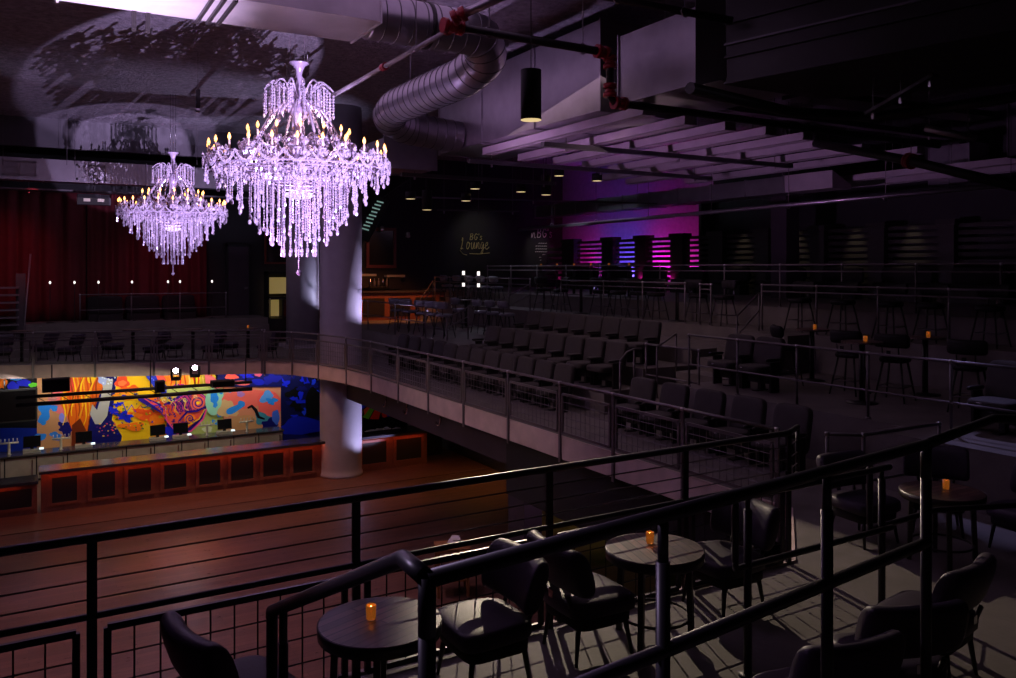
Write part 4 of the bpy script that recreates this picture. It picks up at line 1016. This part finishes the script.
def mk_pos():
    t = thing('point_of_sale_terminal', 'x', 'till')
    MB().box(-.25, .25, .0, .3, 0, .09).build('cash_drawer', 'steel', t)
    mb = MB(); mb.box(-.05, .05, .12, .18, .09, .2); mb.hexa([(-.24, .08, .16), (.24, .08, .16), (.24, .13, .16), (-.24, .13, .16)], [(-.24, .14, .5), (.24, .14, .5), (.24, .19, .5), (-.24, .19, .5)]); mb.build('screen', 'screen', t)
    MB().hexa([(.2, -.08, .09), (.32, -.08, .09), (.32, .02, .09), (.2, .02, .09)], [(.2, -.08, .10), (.32, -.08, .10), (.32, .02, .14), (.2, .02, .14)]).build('keypad', 'lit_tablet', t); return t
PS = Kind(mk_pos)
for i, x in enumerate((32, 84, 158, 181, 225)): PS.place(V((bx(x, BK+.3), BK+.25, BH)), 0, f'{ORD[i]} till screen from the left on the back bar counter', 'tills on the back bar')
def mk_tap():
    t = thing('beer_tap_tower', 'x', 'beer taps')
    MB().lathe([(.07, 0), (.04, .03), (.04, .34), (.04, .35)], 12).build('column', 'steel', t)
    MB().tube([(-.26, 0, .36), (.26, 0, .36)], .03, 10).build('manifold', 'steel', t)
    for k in range(5):
        x = -.22+k*.11; MB().tube([(x, -.03, .37), (x, -.05, .50)], [.009, .015], 6).build('tap_handle', 'steel', t)
    return t
TP = Kind(mk_tap)
for i, x in enumerate((9, 61, 207, 247)): TP.place(V((bx(x, BK+.3), BK+.3, BH)), 0, f'{ORD[i]} chrome beer tap tower from the left on the back bar', 'beer taps on the back bar')
a = ps(-30, 426, 30.4); b = ps(37.5, 388, 30.4)
t = thing('television', 'large dark television hung over the left of the back bar', 'television', (a.x, 30.4, a.z)); W, H = b.x-a.x, b.z-a.z
mb = MB(); mb.box(0, W, 0, .1, 0, H); mb.build('casing', 'black_paint', t); MB().box(.05, W-.05, -.01, 0, .05, H-.05).build('screen', 'screen', t); MB().tube([(W/2, .05, H), (W/2, .05, 3.2-a.z)], .03, 6).build('bracket', 'duct_black', t)
# lighting truss with boxes and moving heads
TS_ = 27.5
a = ps(36, 396, TS_); b = ps(252, 386, TS_); z = (a.z+b.z)/2
t = thing('lighting_truss', 'black double-pipe lighting truss hanging before the mural', 'truss', (a.x, TS_, z))
L = b.x-a.x
mb = MB(); mb.tube([(-.5, 0, .06), (L, 0, .06)], .05, 8); mb.tube([(-.5, 0, -.16), (L, 0, -.16)], .06, 8); [mb.tube([(x*.6, 0, .06), (x*.6+.3, 0, -.16)], .012, 5) for x in range(int(L/.6))]; mb.build('chords', 'duct_black', t)
for x in (.4, L*.5, L-.2): MB().tube([(x, 0, 0), (x, 0, .95)], .02, 6).build('hanger', 'duct_black', t)
for i, (x0, x1, y0, y1, lab) in enumerate(((42, 70, 378, 393, 'left'), (156, 165, 381, 393, 'small middle'), (212, 235, 380, 388, 'right'))):
    a = ps(x0, y1, TS_-.35); b = ps(x1, y0, TS_-.35); s = thing('loudspeaker', f'{lab} black loudspeaker box on the lighting truss before the mural', 'loudspeaker', (a.x, a.y, a.z))
    W, H = b.x-a.x, b.z-a.z; MB().box(0, W, 0, .3, 0, H).build('cabinet', 'black_paint', s); MB().box(.03, W-.03, -.012, 0, .03, H-.03).build('grille', 'screen', s)
def mk_head():
    t = thing('moving_head_light', 'x', 'stage light'); t.scale = (.8, .8, .8)
    MB().box(-.15, .15, -.12, .12, -.36, -.24).build('base', 'black_paint', t)
    for s in (-1, 1): MB().box(s*.17-.025, s*.17+.025, -.06, .06, -.26, .08).build('yoke_arm', 'black_paint', t)
    h = MB().lathe([(.06, -.18), (.12, -.12), (.12, .1), (.105, .14)], 16).build('lamp_head', 'black_paint', t); h.rotation_euler = (R(78), 0, R(20))
    l = MB().lathe([(.095, .14), (.09, .155), (.01, .158)], 16).build('lens', 'lit_white', h); return t
MH = Kind(mk_head)
for i, (x, y) in enumerate(((176, 371), (195, 368))):
    p = ps(x, y, TS_+.02); MH.place(p, R(-32), f'{["left", "right"][i]} lit moving head light on the lighting truss', 'moving head lights')
    s = [c for c in COL.objects if c.name.startswith('moving_head_light')][-1]
    MB().tube([(0, 0, -.36), (0, 0, (z-p.z)/.8)], .02, 6).build('clamp_pole', 'duct_black', s)
# plates and glasses on the right end of the bar
for i, (x, y, w) in enumerate(((371, 424, .34), (381, 421, .16), (388, 427, .22), (396, 430, .26), (378, 429, .2))):
    p = ps(x, y+8, 27.3); p = V((p.x, 27.2+.12*(i % 3), 1.0)); 
    t = thing('serving_tray', f'{ORD[i]} pale garnish tray from the left on the service shelf', 'tray', p, R(20*i), 'garnish trays on the service shelf')
    MB().lathe([(w*.5, 0), (w*.75, .05), (w*.72, .05), (w*.45, .012)], 16).build('dish', 'white_item', t); MB().pillow((0, 0, .06), w*.5, w*.4, .05, .8, 10, 6).build('garnish', 'paper', t)
    p = p
t = thing('service_shelf', 'dark service shelf behind the right end of the downstairs bar', 'shelf', (bx(357, 27.3), 27.0, 0)); MB().box(0, 3.2, 0, .75, .94, 1.0).build('shelf_board', 'bar_top', t); MB().box(.05, 3.1, .05, .7, 0, .94).build('carcass', 'bar_panel', t)
# hooks and small fittings under the right balcony
for i, (x, y) in enumerate(((386.5, 402), (408, 409), (441, 420))):
    p = pn(x, y, 8.72 if i else 8.74); t = thing('wall_hook', f'{ORD[i]} pale curved wall lamp bracket from the left under the right balcony edge', 'bracket', p, group='curved brackets under the balcony')
    MB().tube([(-.02, .0, .35), (-.04, -.05, .0), (-.04, -.0, -.12), (-.04, .1, -.15), (-.04, .22, -.08)], .022, 6).build('curved_arm', 'chrome', t)
for i, (x, y) in enumerate(((499, 442), (502, 453), (508, 454), (550, 458))):
    p = pn(x, y, 9.2); t = thing('hanging_lamp', f'{ORD[i]} thin pale hanging lamp from the left under the right balcony', 'lamp', p, group='thin hanging lamps under the balcony')
    MB().lathe([(.02, -.15), (.025, .15), (.01, .16)], 8).build('lamp_tube', 'chrome', t); MB().tube([(0, 0, .16), (0, 0, max(.2, 3.2-p.z))], .006, 5).build('cord', 'leg', t)
# crate with papers on the dance floor behind the nearest chairs
p = pz(452, 556, .75)
t = thing('host_stand', 'small orange wooden stand with papers on the dance floor below the front railing', 'stand', (p.x, p.y, 0), R(-20))
mb = MB(); mb.box(-.35, .35, -.3, .3, .92, .98); mb.build('top', 'oak', t); mb = MB(); [mb.box(x-.03, x+.03, y-.03, y+.03, 0, .92) for x in (-.3, .3) for y in (-.25, .25)]; mb.box(-.3, .3, -.25, .25, .3, .34); mb.build('frame', 'oak', t)
t = thing('paper_stack', 'crumpled white papers and cables on the small wooden stand', 'papers', (p.x, p.y, .98)); mb = MB(); rnd = random.Random(2)
for k in range(5): mb.bar((rnd.uniform(-.2, .1), rnd.uniform(-.2, .1), .01+k*.02), (rnd.uniform(.0, .3), rnd.uniform(0, .25), .03+k*.02), .16, .012)
mb.build('sheet', 'paper', t)
MB().tube([(-.25+.05*k, -.15+.06*sin(k*2), .02) for k in range(9)], .012, 6).build('cable', 'leg', t)
# pendant and small spots
p = pd(531, 95, 10)
t = thing('pendant_lamp', 'black cylinder pendant lamp with a warm lit rim hanging before the metal duct', 'lamp', (p.x, p.y, p.z-.3))
MB().lathe([(.105, .012), (.125, 0), (.125, .6), (.02, .61)], 24).build('shade', 'black_paint', t); MB().lathe([(.118, -.004), (.124, -.004), (.124, .01), (.118, .01)], 24).build('lit_rim', 'lit_warm', t)
MB().tube([(0, 0, .6), (0, 0, 11.9-p.z+.3)], .006, 5).build('cord', 'leg', t)
p = pd(198, 96, 20)
t = thing('pendant_lamp', 'thin black cylinder lamp hanging left of the large chandelier', 'lamp', (p.x, p.y, p.z-.2)); MB().lathe([(.05, -.1), (.055, .35), (.02, .36)], 14).build('shade', 'black_paint', t); MB().lathe([(.045, -.2), (.05, -.1)], 12).build('collar', 'galv', t); MB().tube([(0, 0, .36), (0, 0, 11.9-p.z+.2)], .006, 5).build('cord', 'leg', t)
def mk_down(h):
    t = thing('downlight', 'x', 'lamp')
    MB().lathe([(.14, .012), (.155, 0), (.155, h), (.02, h+.01)], 18).build('can', 'black_paint', t); MB().lathe([(.01, .014), (.14, .014), (.14, .002), (.01, .002)], 18).build('lens', 'lit_warm', t); MB().tube([(0, 0, h), (0, 0, h+2.6)], .012, 6).build('stem', 'leg', t); return t
D1 = Kind(lambda: mk_down(.22)); D2 = Kind(lambda: mk_down(.6))
for i, (x, y, K) in enumerate(((410.5, 199, D1), (427, 210, D2), (475, 189, D1), (466, 201, D1), (521, 192, D1), (546, 195, D2), (559, 176, D1), (597, 181, D1))):
    K.place(pd(x, y, 25), 0, f'{ORD[i]} black downlight can from the left on the ceiling over the far lounge', 'downlights over the far lounge')
t = thing('exit_lamp', 'lamp cluster hanging under the long far duct', 'lamp', ps(94, 199, 31)); mb = MB(); mb.box(-.5, .5, -.15, .15, -.2, .15); mb.build('housing', 'black_paint', t); MB().box(-.32, -.12, -.17, -.15, -.1, .0).build('lens', 'steel', t); MB().box(.1, .3, -.17, -.15, -.1, .0).build('lens', 'steel', t); MB().tube([(0, 0, .15), (0, 0, .9)], .015, 6).build('stem', 'leg', t)

# ================================================================== MURAL
def lin(c): return tuple((x/12.92 if x <= .04045 else ((x+.055)/1.055)**2.4) for x in c)
MS = 31.44
def mural():
    vs = []; fs = []; cols = []
    lay = [0]
    def poly(pts, c):
        lay[0] += 1; y = MS-.0008*lay[0]; o = len(vs)
        for x, yy in pts: p = ps(x, yy, MS); vs.append((p.x, y, max(.02, min(p.z, 3.2))))
        fs.append(list(range(o, o+len(pts)))); cols.append(lin(c))
    def blob(cx, cy, rx, ry, c, jag=.15, n=22, seed=0, rot=0):
        rnd = random.Random(seed+int(cx*7+cy)); pts = []
        k = [rnd.uniform(-jag, jag) for _ in range(6)]
        for i in range(n):
            a = 2*pi*i/n; q = 1+k[0]*sin(2*a+k[3]*9)+k[1]*sin(3*a+k[4]*20)+k[2]*sin(5*a+k[5]*20)
            x = rx*q*cos(a); yy = ry*q*sin(a); pts.append((cx+x*cos(rot)-yy*sin(rot), cy+x*sin(rot)+yy*cos(rot)))
        poly(pts, c)
    def ribbon(pts, w, c):
        L = []; Rr = []; n = len(pts)
        for i in range(n):
            a = pts[max(i-1, 0)]; b = pts[min(i+1, n-1)]; dx, dy = b[0]-a[0], b[1]-a[1]; l = math.hypot(dx, dy) or 1
            ww = w*(.25+.75*sin(pi*(i+.6)/(n+.2))); L.append((pts[i][0]-dy/l*ww/2, pts[i][1]+dx/l*ww/2)); Rr.append((pts[i][0]+dy/l*ww/2, pts[i][1]-dx/l*ww/2))
        for i in range(n-1):
            lay[0] -= 1 if i else 0
            poly([L[i], L[i+1], Rr[i+1], Rr[i]], c)
    def spiral(cx, cy, r, c, turns=2.2, w=1.4):
        ribbon([(cx+r*(1-i/30)*cos(i/30*turns*2*pi), cy+r*(1-i/30)*sin(i/30*turns*2*pi)) for i in range(28)], w, c)
    def rect(x0, x1, y0, y1, c): poly([(x0, y0), (x1, y0), (x1, y1), (x0, y1)], c)
    rnd = random.Random(11)
    ORA, YEL, GOLD, DBL, BLU, SKY, CORAL, PINK, TAN, PUR, TEAL, RED, BLK = (1, .5, .08), (1, .8, .1), (.95, .66, .12), (.06, .06, .42), (.1, .14, .85), (.16, .55, .95), (.98, .36, .30), (.92, .45, .50), (.80, .58, .40), (.30, .08, .50), (.45, .80, .72), (.95, .2, .12), (.02, .02, .04)
    rect(-60, 420, 350, 470, BLK)
    rect(-40, 40, 372, 470, (.03, .03, .08)); rect(-30, 60, 428, 452, (.05, .15, .6))
    blob(3, 383, 4, 6, ORA); blob(13, 386, 6, 4, BLU); blob(24, 383, 7, 3.5, BLU); blob(33, 385, 4, 2.5, (.4, .85, .2)); blob(16, 379, 6, 1.6, SKY)
    rect(37, 76, 370, 470, TAN)
    blob(58, 400, 9, 14, PINK); blob(45, 410, 7, 8, SKY, .25); blob(42, 420, 4, 5, SKY, .2); blob(54, 408, 4, 3, SKY); blob(40, 437, 6, 4, SKY); blob(66, 428, 9, 6, DBL, .3); blob(62, 418, 3, 5, (.55, .55, .95)); blob(70, 418, 3.5, 4, PINK); blob(56, 436, 6, 4, (.2, .5, .9), .3); blob(72, 405, 5, 9, (.95, .3, .35)); blob(52, 398, 5, 3, (.75, .5, .5))
    rect(110, 168, 370, 470, YEL)
    poly([(84, 370), (118, 370), (114, 400), (112, 420), (122, 436), (118, 460), (84, 460), (90, 420)], DBL)
    # hair
    poly([(66, 368), (100, 368), (104, 385), (98, 398), (90, 412), (88, 428), (84, 460), (72, 460), (72, 430), (66, 414), (60, 404), (60, 398), (66, 392)], (.92, .42, .05))
    blob(70, 384, 5, 8, (.90, .25, .22)); blob(92, 376, 5, 8, YEL)
    for k in range(16):
        x = 66+k*2.3; c = (YEL, GOLD, (.85, .3, .04), (.65, .24, .03))[k % 4]
        ribbon([(x+1.8*sin(j*.8+k)+j*(-.25 if k < 6 else -.9 if k > 11 else -.5), 370+j*4.6) for j in range(13-(k % 3)*2)], 1.7, c)
    poly([(72, 425), (80, 418), (86, 430), (84, 460), (71, 460)], (.45, .16, .04))
    # pale limb
    poly([(99, 366), (108, 366), (113, 380), (110, 400), (107, 416), (101, 424), (95, 424), (90, 414), (92, 404), (97, 410), (100, 400), (103, 388)], (.72, .72, .70))
    blob(103, 378, 6, 6, (.65, .72, .9), .3); blob(108, 374, 5, 5, DBL, .4)
    for k in range(16): blob(rnd.uniform(102, 116), rnd.uniform(370, 386), 1, .8, (.85, .9, .95))
    blob(122, 382, 7, 6, (.95, .3, .15), .2); blob(122, 383, 4, 3, (1, .5, .25))
    # orange, blue splats
    for k in range(9): blob(rnd.uniform(118, 165), rnd.uniform(374, 438), rnd.uniform(5, 10), rnd.uniform(3, 6), (ORA, (1, .62, .12), (.98, .4, .1))[k % 3], .3, seed=k)
    blob(150, 414, 14, 6, (.98, .36, .12), .3); blob(156, 420, 8, 5, ORA, .3); blob(132, 426, 12, 4, ORA, .3)
    for cx, cy, rr in ((124, 416, 8), (118, 404, 4), (125, 397, 4), (113, 410, 5)): blob(cx, cy, rr, rr*.6, BLU, .35, seed=4)
    for k in range(70): blob(rnd.uniform(112, 166), rnd.uniform(392, 434), rnd.uniform(.5, 1.5), rnd.uniform(.4, .9), (BLU, (.1, .3, .4), (.7, .75, .1), YEL, (.3, .35, .1))[k % 5], .3, 8, k)
    for k in range(26): blob(rnd.uniform(94, 116), rnd.uniform(420, 436), rnd.uniform(.5, 1.3), .7, ((.95, .3, .35), PUR, YEL)[k % 3], .3, 8, k)
    poly([(141, 370), (152, 370), (172, 392), (166, 396), (156, 390)], (.15, .2, .75)); poly([(153, 370), (160, 370), (166, 380), (160, 386)], CORAL)
    for k in range(14): blob(144+k*1.8, 372+k*1.5, .8, .6, (.4, .5, .95))
    rect(166, 214, 368, 386, (1, .62, .15)); blob(178, 386, 6, 3, (.7, .15, .6)); blob(196, 380, 8, 5, YEL, .3); blob(170, 378, 5, 4, ORA, .3); blob(206, 378, 7, 6, (.85, .75, .2), .3)
    for k in range(10): ribbon([(170+k*4.5, 374+(k % 3)), (171+k*4.5, 380), (170+k*4.5+(k % 2)*2, 386)], 1.6, ((.9, .3, .1), (.95, .85, .4), RED)[k % 3])
    # paisley
    rect(166, 222, 386, 470, (.75, .80, .45))
    poly([(133, 392), (150, 399), (162, 404), (176, 396), (188, 390), (198, 390), (205, 396), (207, 406), (204, 416), (198, 424), (190, 430), (180, 440), (166, 440), (166, 420), (160, 412), (148, 406), (138, 400)], (.18, .07, .55))
    poly([(138, 394), (150, 401), (163, 407), (178, 399), (190, 392), (198, 393), (203, 399), (204, 406), (201, 414), (194, 422), (184, 430), (172, 426), (164, 418), (160, 410)], CORAL)
    blob(172, 413, 8, 6, (.98, .38, .22), .2)
    for k in range(12): ribbon([(168+k*1.6, 400+k*-.6), (174+k*1.6, 404-k*.3), (178+k*1.4, 412-k*.2)], 1.3, ((.25, .08, .6), (.85, .25, .65), (.2, .1, .5))[k % 3])
    for k in range(22): blob(rnd.uniform(160, 186), rnd.uniform(404, 426), 1.3, .8, (.28, .08, .5), .3, 8, k)
    for k in range(24): blob(rnd.uniform(152, 178), rnd.uniform(392, 402), 1.5, 1, ((.9, .9, .7), YEL, (.3, .1, .6))[k % 3], .3, 8, k)
    blob(197, 402, 8, 7, (.98, .42, .36), .05); spiral(197, 402, 7.4, (.25, .08, .55), 2.4, 1.3); blob(197, 402, 2, 1.6, YEL)
    blob(189, 418, 6, 5, ORA, .05); spiral(189, 418, 5.4, (.25, .08, .55), 2, 1.1)
    ribbon([(178, 420), (186, 411), (196, 410), (204, 406)], 2.4, (.2, .07, .55)); ribbon([(176, 426), (188, 424), (198, 418), (204, 408)], 1.2, YEL)
    blob(170, 430, 6, 6, BLU, .2)
    for k in range(9):
        x = 156+k*3.2; ribbon([(x, 409-k*1.2), (x+3, 405-k*1.1), (x+6, 408-k), (x+5, 413-k*.8), (x+9, 416-k*.9)], 1.1, ((.2, .07, .55), (.95, .75, .3), (.6, .12, .5))[k % 3])
    for k in range(8): spiral(158+k*5.2, 397+2.5*sin(k*1.7), 2.3, ((.2, .07, .55), (.98, .9, .6))[k % 2], 1.6, .8)
    for k in range(7): spiral(172+k*3.4, 424-k*.9+2*sin(k*2.2), 2.2, (.2, .07, .55), 1.5, .8)
    ribbon([(150, 400), (164, 408), (166, 420), (176, 432), (190, 430), (202, 418), (206, 406), (203, 396), (196, 391), (184, 394), (172, 402)], 1.6, (.95, .3, .6))
    for k in range(5): ribbon([(122+k*9, 402+4*sin(k)), (126+k*9, 408+3*cos(k)), (131+k*9, 404), (135+k*9, 411)], 1.4, (BLU, (.95, .3, .1), (.1, .3, .4))[k % 3])
    # splash field
    blob(214, 400, 10, 14, (.6, .85, .75), .15); blob(213, 397, 4, 6, SKY, .15); blob(214, 404, 2, 3, SKY); blob(218, 414, 2.4, 2.2, SKY, .1); blob(220, 392, 1.5, 1.4, SKY); blob(217, 422, 3, 2.5, SKY, .25); blob(212, 420, 1.6, 1.6, SKY); blob(206, 428, 5, 3, (.85, .88, .75))
    rect(222, 280, 386, 470, (.86, .55, .42))
    blob(245, 398, 24, 10, (.95, .42, .38), .12); blob(268, 404, 13, 14, (.96, .38, .36), .1); blob(240, 424, 20, 9, TAN, .15); blob(226, 408, 8, 10, (.85, .7, .5), .2)
    blob(233, 408, 8, 4, SKY, .25, rot=-.4); blob(240, 403, 4, 3, SKY); blob(228, 390, 2.5, 2, SKY); blob(239, 393, 4, 3, (.65, .45, .75), .3); blob(265, 396, 7, 5, (.35, .62, .95), .3); blob(262, 418, 8, 7, (.25, .55, .65), .3); blob(268, 424, 8, 6, DBL, .3)
    ribbon([(246, 407), (250, 405), (254, 409), (257, 416), (263, 418)], 3.4, (.05, .04, .1)); blob(270, 400, 5, 3.5, SKY, .3); blob(274, 416, 4, 7, (.25, .4, .85), .3)
    # right dark blue
    rect(279, 326, 370, 470, (.03, .04, .28)); 
    for k in range(34): blob(rnd.uniform(281, 322), rnd.uniform(372, 432), rnd.uniform(2, 6), rnd.uniform(1.5, 5), ((.08, .15, .9), (.05, .06, .4), (.12, .25, .95), BLK)[k % 4], .35, 14, k)
    blob(312, 402, 9, 16, BLK, .2); blob(300, 425, 22, 9, (.06, .12, .75), .2); blob(290, 436, 18, 3, DBL)
    rect(216, 280, 368, 386, (.04, .05, .35)); blob(230, 376, 6, 3, CORAL, .2); blob(240, 382, 8, 2.6, (.9, .4, .4), .15); blob(256, 373, 3.5, 3, (.85, .35, .5), .2); blob(246, 374, 7, 3, (.1, .12, .8), .3); blob(256, 381, 7, 3, (.08, .12, .75), .3); blob(270, 378, 8, 5, (.08, .1, .6), .3); poly([(203, 372), (212, 376), (222, 386), (214, 388), (204, 382)], (.9, .42, .45))
    # right of the column
    rect(352, 392, 395, 425, BLK); blob(364, 406, 5, 5, BLU); blob(372, 410, 12, 8, (.25, .1, .05)); poly([(360, 416), (368, 404), (374, 403), (366, 418)], (.45, .75, .15)); poly([(367, 418), (374, 405), (378, 410), (376, 418)], RED); poly([(361, 409), (366, 404), (370, 403), (362, 414)], (.9, .35, .2)); blob(382, 412, 3, 5, RED); blob(386, 411, 2.5, 4, BLU)
    me = bpy.data.meshes.new('wall_mural'); me.from_pydata(vs, [], fs)
    ca = me.color_attributes.new('paint', 'FLOAT_COLOR', 'CORNER'); k = 0
    for i, p in enumerate(me.polygons):
        for _ in p.loop_indices: ca.data[k].color = (*cols[i], 1); k += 1
    m = bpy.data.materials.new('mural paint'); m.use_nodes = True; nt = m.node_tree; b = nt.nodes['Principled BSDF']; b.inputs['Roughness'].default_value = .6; b.inputs['Specular IOR Level'].default_value = .2
    at_ = nt.nodes.new('ShaderNodeVertexColor'); at_.layer_name = 'paint'; nt.links.new(at_.outputs['Color'], b.inputs['Base Color'])
    me.materials.append(m); o = bpy.data.objects.new('wall_mural', me); COL.objects.link(o)
    tag(o, 'bright swirling multicoloured mural behind the downstairs bar', 'mural')
mural()

# ================================================================== LIGHT
LAV = (.72, .54, 1.0)
spot('uplight_chandelier_near', (4.6, 5.6, 5.02), C1+V((0, 0, .05)), 10000, LAV, 20.5, .15, .02)
spot('uplight_chandelier_far', (4.95, 10.1, 1.0), C2+V((0, 0, -.1)), 9000, LAV, 14, .12, .02)
spot('uplight_far_duct', (5.0, 6.35, 2.75), C2+V((0, 0, .45)), 30000, LAV, 8.5, .2, .02)
spot('uplight_duct', (.2, 11.0, .4), (.5, 13.4, 10.7), 24000, (.82, .60, 1), 30, .95, .1)
point('chandelier_glow_near', C1+V((0, 0, -.4)), 45, (.82, .60, 1), .3)
point('chandelier_glow_near_top', C1+V((0, 0, .62)), 40, (1, .66, .75), .2)
point('chandelier_glow_far', C2+V((0, 0, -.4)), 45, (.82, .60, 1), .3)
spot('wash_baffles', (2.5, 14.5, 6.3), (11.0, 15.5, 9.6), 1700, (.72, .36, .82), 52, .9, .2)
spot('cool_duct_fill', (16.6, 27, 7.4), (20.0, 25.5, 9.2), 110, (.7, .8, 1), 44, .8, .1)  # added fill to brighten the grey-blue duct, no fixture there
spot('wash_spiral_duct', (3.0, 16.5, 6.3), (7.4, 16, 10.3), 900, (.75, .50, 1), 44, .8, .1)
spot('stage_light_terrace', (9.2, 16.8, 9.1), (5.3, 5.3, 3.6), 3200, (1, .80, .60), 26.5, .3, .012)
# downstairs
area('led_under_bar', (5.9, 25.83, 1.08), (5.9, 25.9, .0), 13, (1, .15, .06), 11.4, .05)
area('led_under_bar_end', (-3, 25.83, .84), (-3, 25.9, 0), 4, (1, .15, .06), 5.5, .05)
area('mural_wash', (4, 30.35, 3.12), (4, 31.44, 1.9), 66, (1, .93, .85), 9.5, .15)
area('mural_wash_right', (9.6, 30.5, 3.1), (9.6, 31.44, 1.9), 6, (.8, .85, 1), 3, .15)
area('backbar_work_light', (3, 28.4, 3.1), (3, 29.9, .5), 50, (1, .88, .6), 9, .2)
spot('column_side_low', (11.1, 24.5, .15), (9.2, 25.7, 2.2), 620, (.62, .58, 1), 56, .5, .05)

spot('column_uplight_high', (11.3, 24.75, 4.6), (9.3, 25.8, 6.6), 1050, (.68, .60, 1), 72, .6, .05)
spot('column_uplight_far', (11.3, 31.4, 4.5), (9.8, 32.2, 6.6), 300, (.66, .64, 1), 66, .6, .05)
spot('dance_floor_wash', (2, 18, 11.2), (2, 16, 0), 2100, (.9, .45, .5), 75, 1, .3)
spot('dance_floor_red', (2.6, 19, 11.2), (3.06, 20.4, 0), 2400, (1, .32, .22), 17, 1, .2)
spot('dance_floor_violet', (.5, 19, 11.3), (.6, 19.8, 0), 1100, (.5, .4, 1), 17, 1, .2)
spot('dance_floor_warm', (1.5, 13, 11.3), (1.5, 14.5, 0), 2600, (1, .52, .28), 36, 1, .2)
spot('bar_walkway_wash', (5, 23.4, 9.8), (5, 24.6, 0), 1500, (1, .48, .28), 72, 1, .2)
spot('balcony_edge_wash', (-3, 17, 9.5), (8.5, 16.5, 3.6), 750, (1, .68, .66), 44, .8, .2)
spot('terrace_violet', (-1, 13, 11.4), (2.0, 5.0, 3.6), 2100, (.62, .30, 1), 30, .8, .15)
spot('green_lamp_under_balcony', (12.0, 17.5, 3.15), (13.2, 17.3, .6), 110, (.5, .62, .12), 110, 1, .2)
spot('violet_fill_under_balcony', (9.2, 14.2, 3.1), (9.5, 15.6, 1.4), 70, (.85, .5, .75), 60, 1, .1)  # added fill to lift the dark space and post under the balcony
spot('violet_fill_near_rail', (-2.0, 7.0, 9.5), (1.6, 2.9, 5.6), 800, (.78, .60, 1), 18, .8, .04)  # added spot for the violet sheen on the near handrail
spot('warm_lamp_under_balcony', (12, 22.5, 3.1), (11.5, 23, 0), 140, (1, .45, .14), 120, 1, .2)
# far side
spot('curtain_red_left', (.2, 31, 9.2), (-1, 35.5, 6.5), 170, (1, .05, .08), 60, 1, .2)
spot('curtain_red_right', (5, 31.2, 9.0), (4.6, 35.5, 6.4), 90, (1, .05, .2), 60, 1, .2)
area('far_balcony_fill', (2, 30.6, 9.0), (2, 31.4, 3.6), 45, (.80, .62, .85), 9, 1.5)
spot('upstairs_bar_red', (13.5, 31.6, 8.0), (13.5, 33.6, 5.0), 420, (1, .28, .07), 90, .8, .2)
spot('mirror_fill', (13.2, 34.4, 9.4), (13.1, 36.1, 7.4), 45, (1, .5, .3), 60, .8, .1)  # added warm fill to brighten the mirror frame
spot('lettering_lamp', (19, 34.0, 9.4), (19.3, 36.2, 7.9), 30, (1, .95, .8), 95, 1, .1)
spot('menu_fill', (22.4, 34.4, 9.3), (22.7, 36.15, 7.5), 45, (1, .95, .85), 50, 1, .05)  # added fill to keep the menu lettering white beside the pink wall
spot('far_lounge_white', (15.5, 31, 9.2), (15.5, 26, 5.2), 110, (.75, .75, 1), 60, 1, .1)
# pink and blue booths
for i, (s, c, e) in enumerate(((35.0, (1, .02, .42), 14), (33.3, (1, .02, .42), 45), (31.9, (.20, .12, 1), 70), (30.3, (.24, .12, 1), 110), (28.3, (1, .02, .50), 160), (26.3, (1, .03, .45), 80))):
    area(f'booth_lamp_{i}', (23.6, s, 5.8), (24.2, s, 7.1), e, c, .15, 1.5, 105)
for i, x in enumerate((736, 790, 848, 905)):
    a, b, v = _ray(x, 0); s = b*22.8/a; spot(f'booth_downlight_{i}', (22.6, s, 9.0), (23.2, s, 6.9), 130, (1, .80, .55), 34, 1, .05)
# general dim house light
area('house_fill_void', (3.5, 17, 11.7), (3.5, 17, 0), 170, (.66, .40, .76), 7, 14)
area('house_fill_tiers', (11.5, 16, 9.2), (10, 15, 3.6), 45, (.95, .62, .72), 4, 8)
area('house_fill_near', (8.5, 6.5, 9.2), (8.5, 7.5, 3.6), 6, (.8, .62, .9), 4, 4)
area('house_fill_back', (18, 26, 9.2), (17, 26, 5), 20, (.70, .62, .95), 4, 6)
spot('violet_lamp_right', (12.5, 8.5, 9.0), (10.9, 6.0, 4.4), 260, (.50, .44, 1), 22, .6, .08)
w = bpy.data.worlds.new('world'); SC.world = w; w.use_nodes = True
w.node_tree.nodes['Background'].inputs[0].default_value = (.06, .035, .08, 1); w.node_tree.nodes['Background'].inputs[1].default_value = .3
SC.view_settings.view_transform = 'Standard'; SC.view_settings.look = 'None'; SC.view_settings.exposure = 0; SC.view_settings.gamma = 1; SC.view_settings.use_curve_mapping = False
SC.cycles.use_denoising = True
SC.cycles.max_bounces = 6; SC.cycles.sample_clamp_indirect = 4
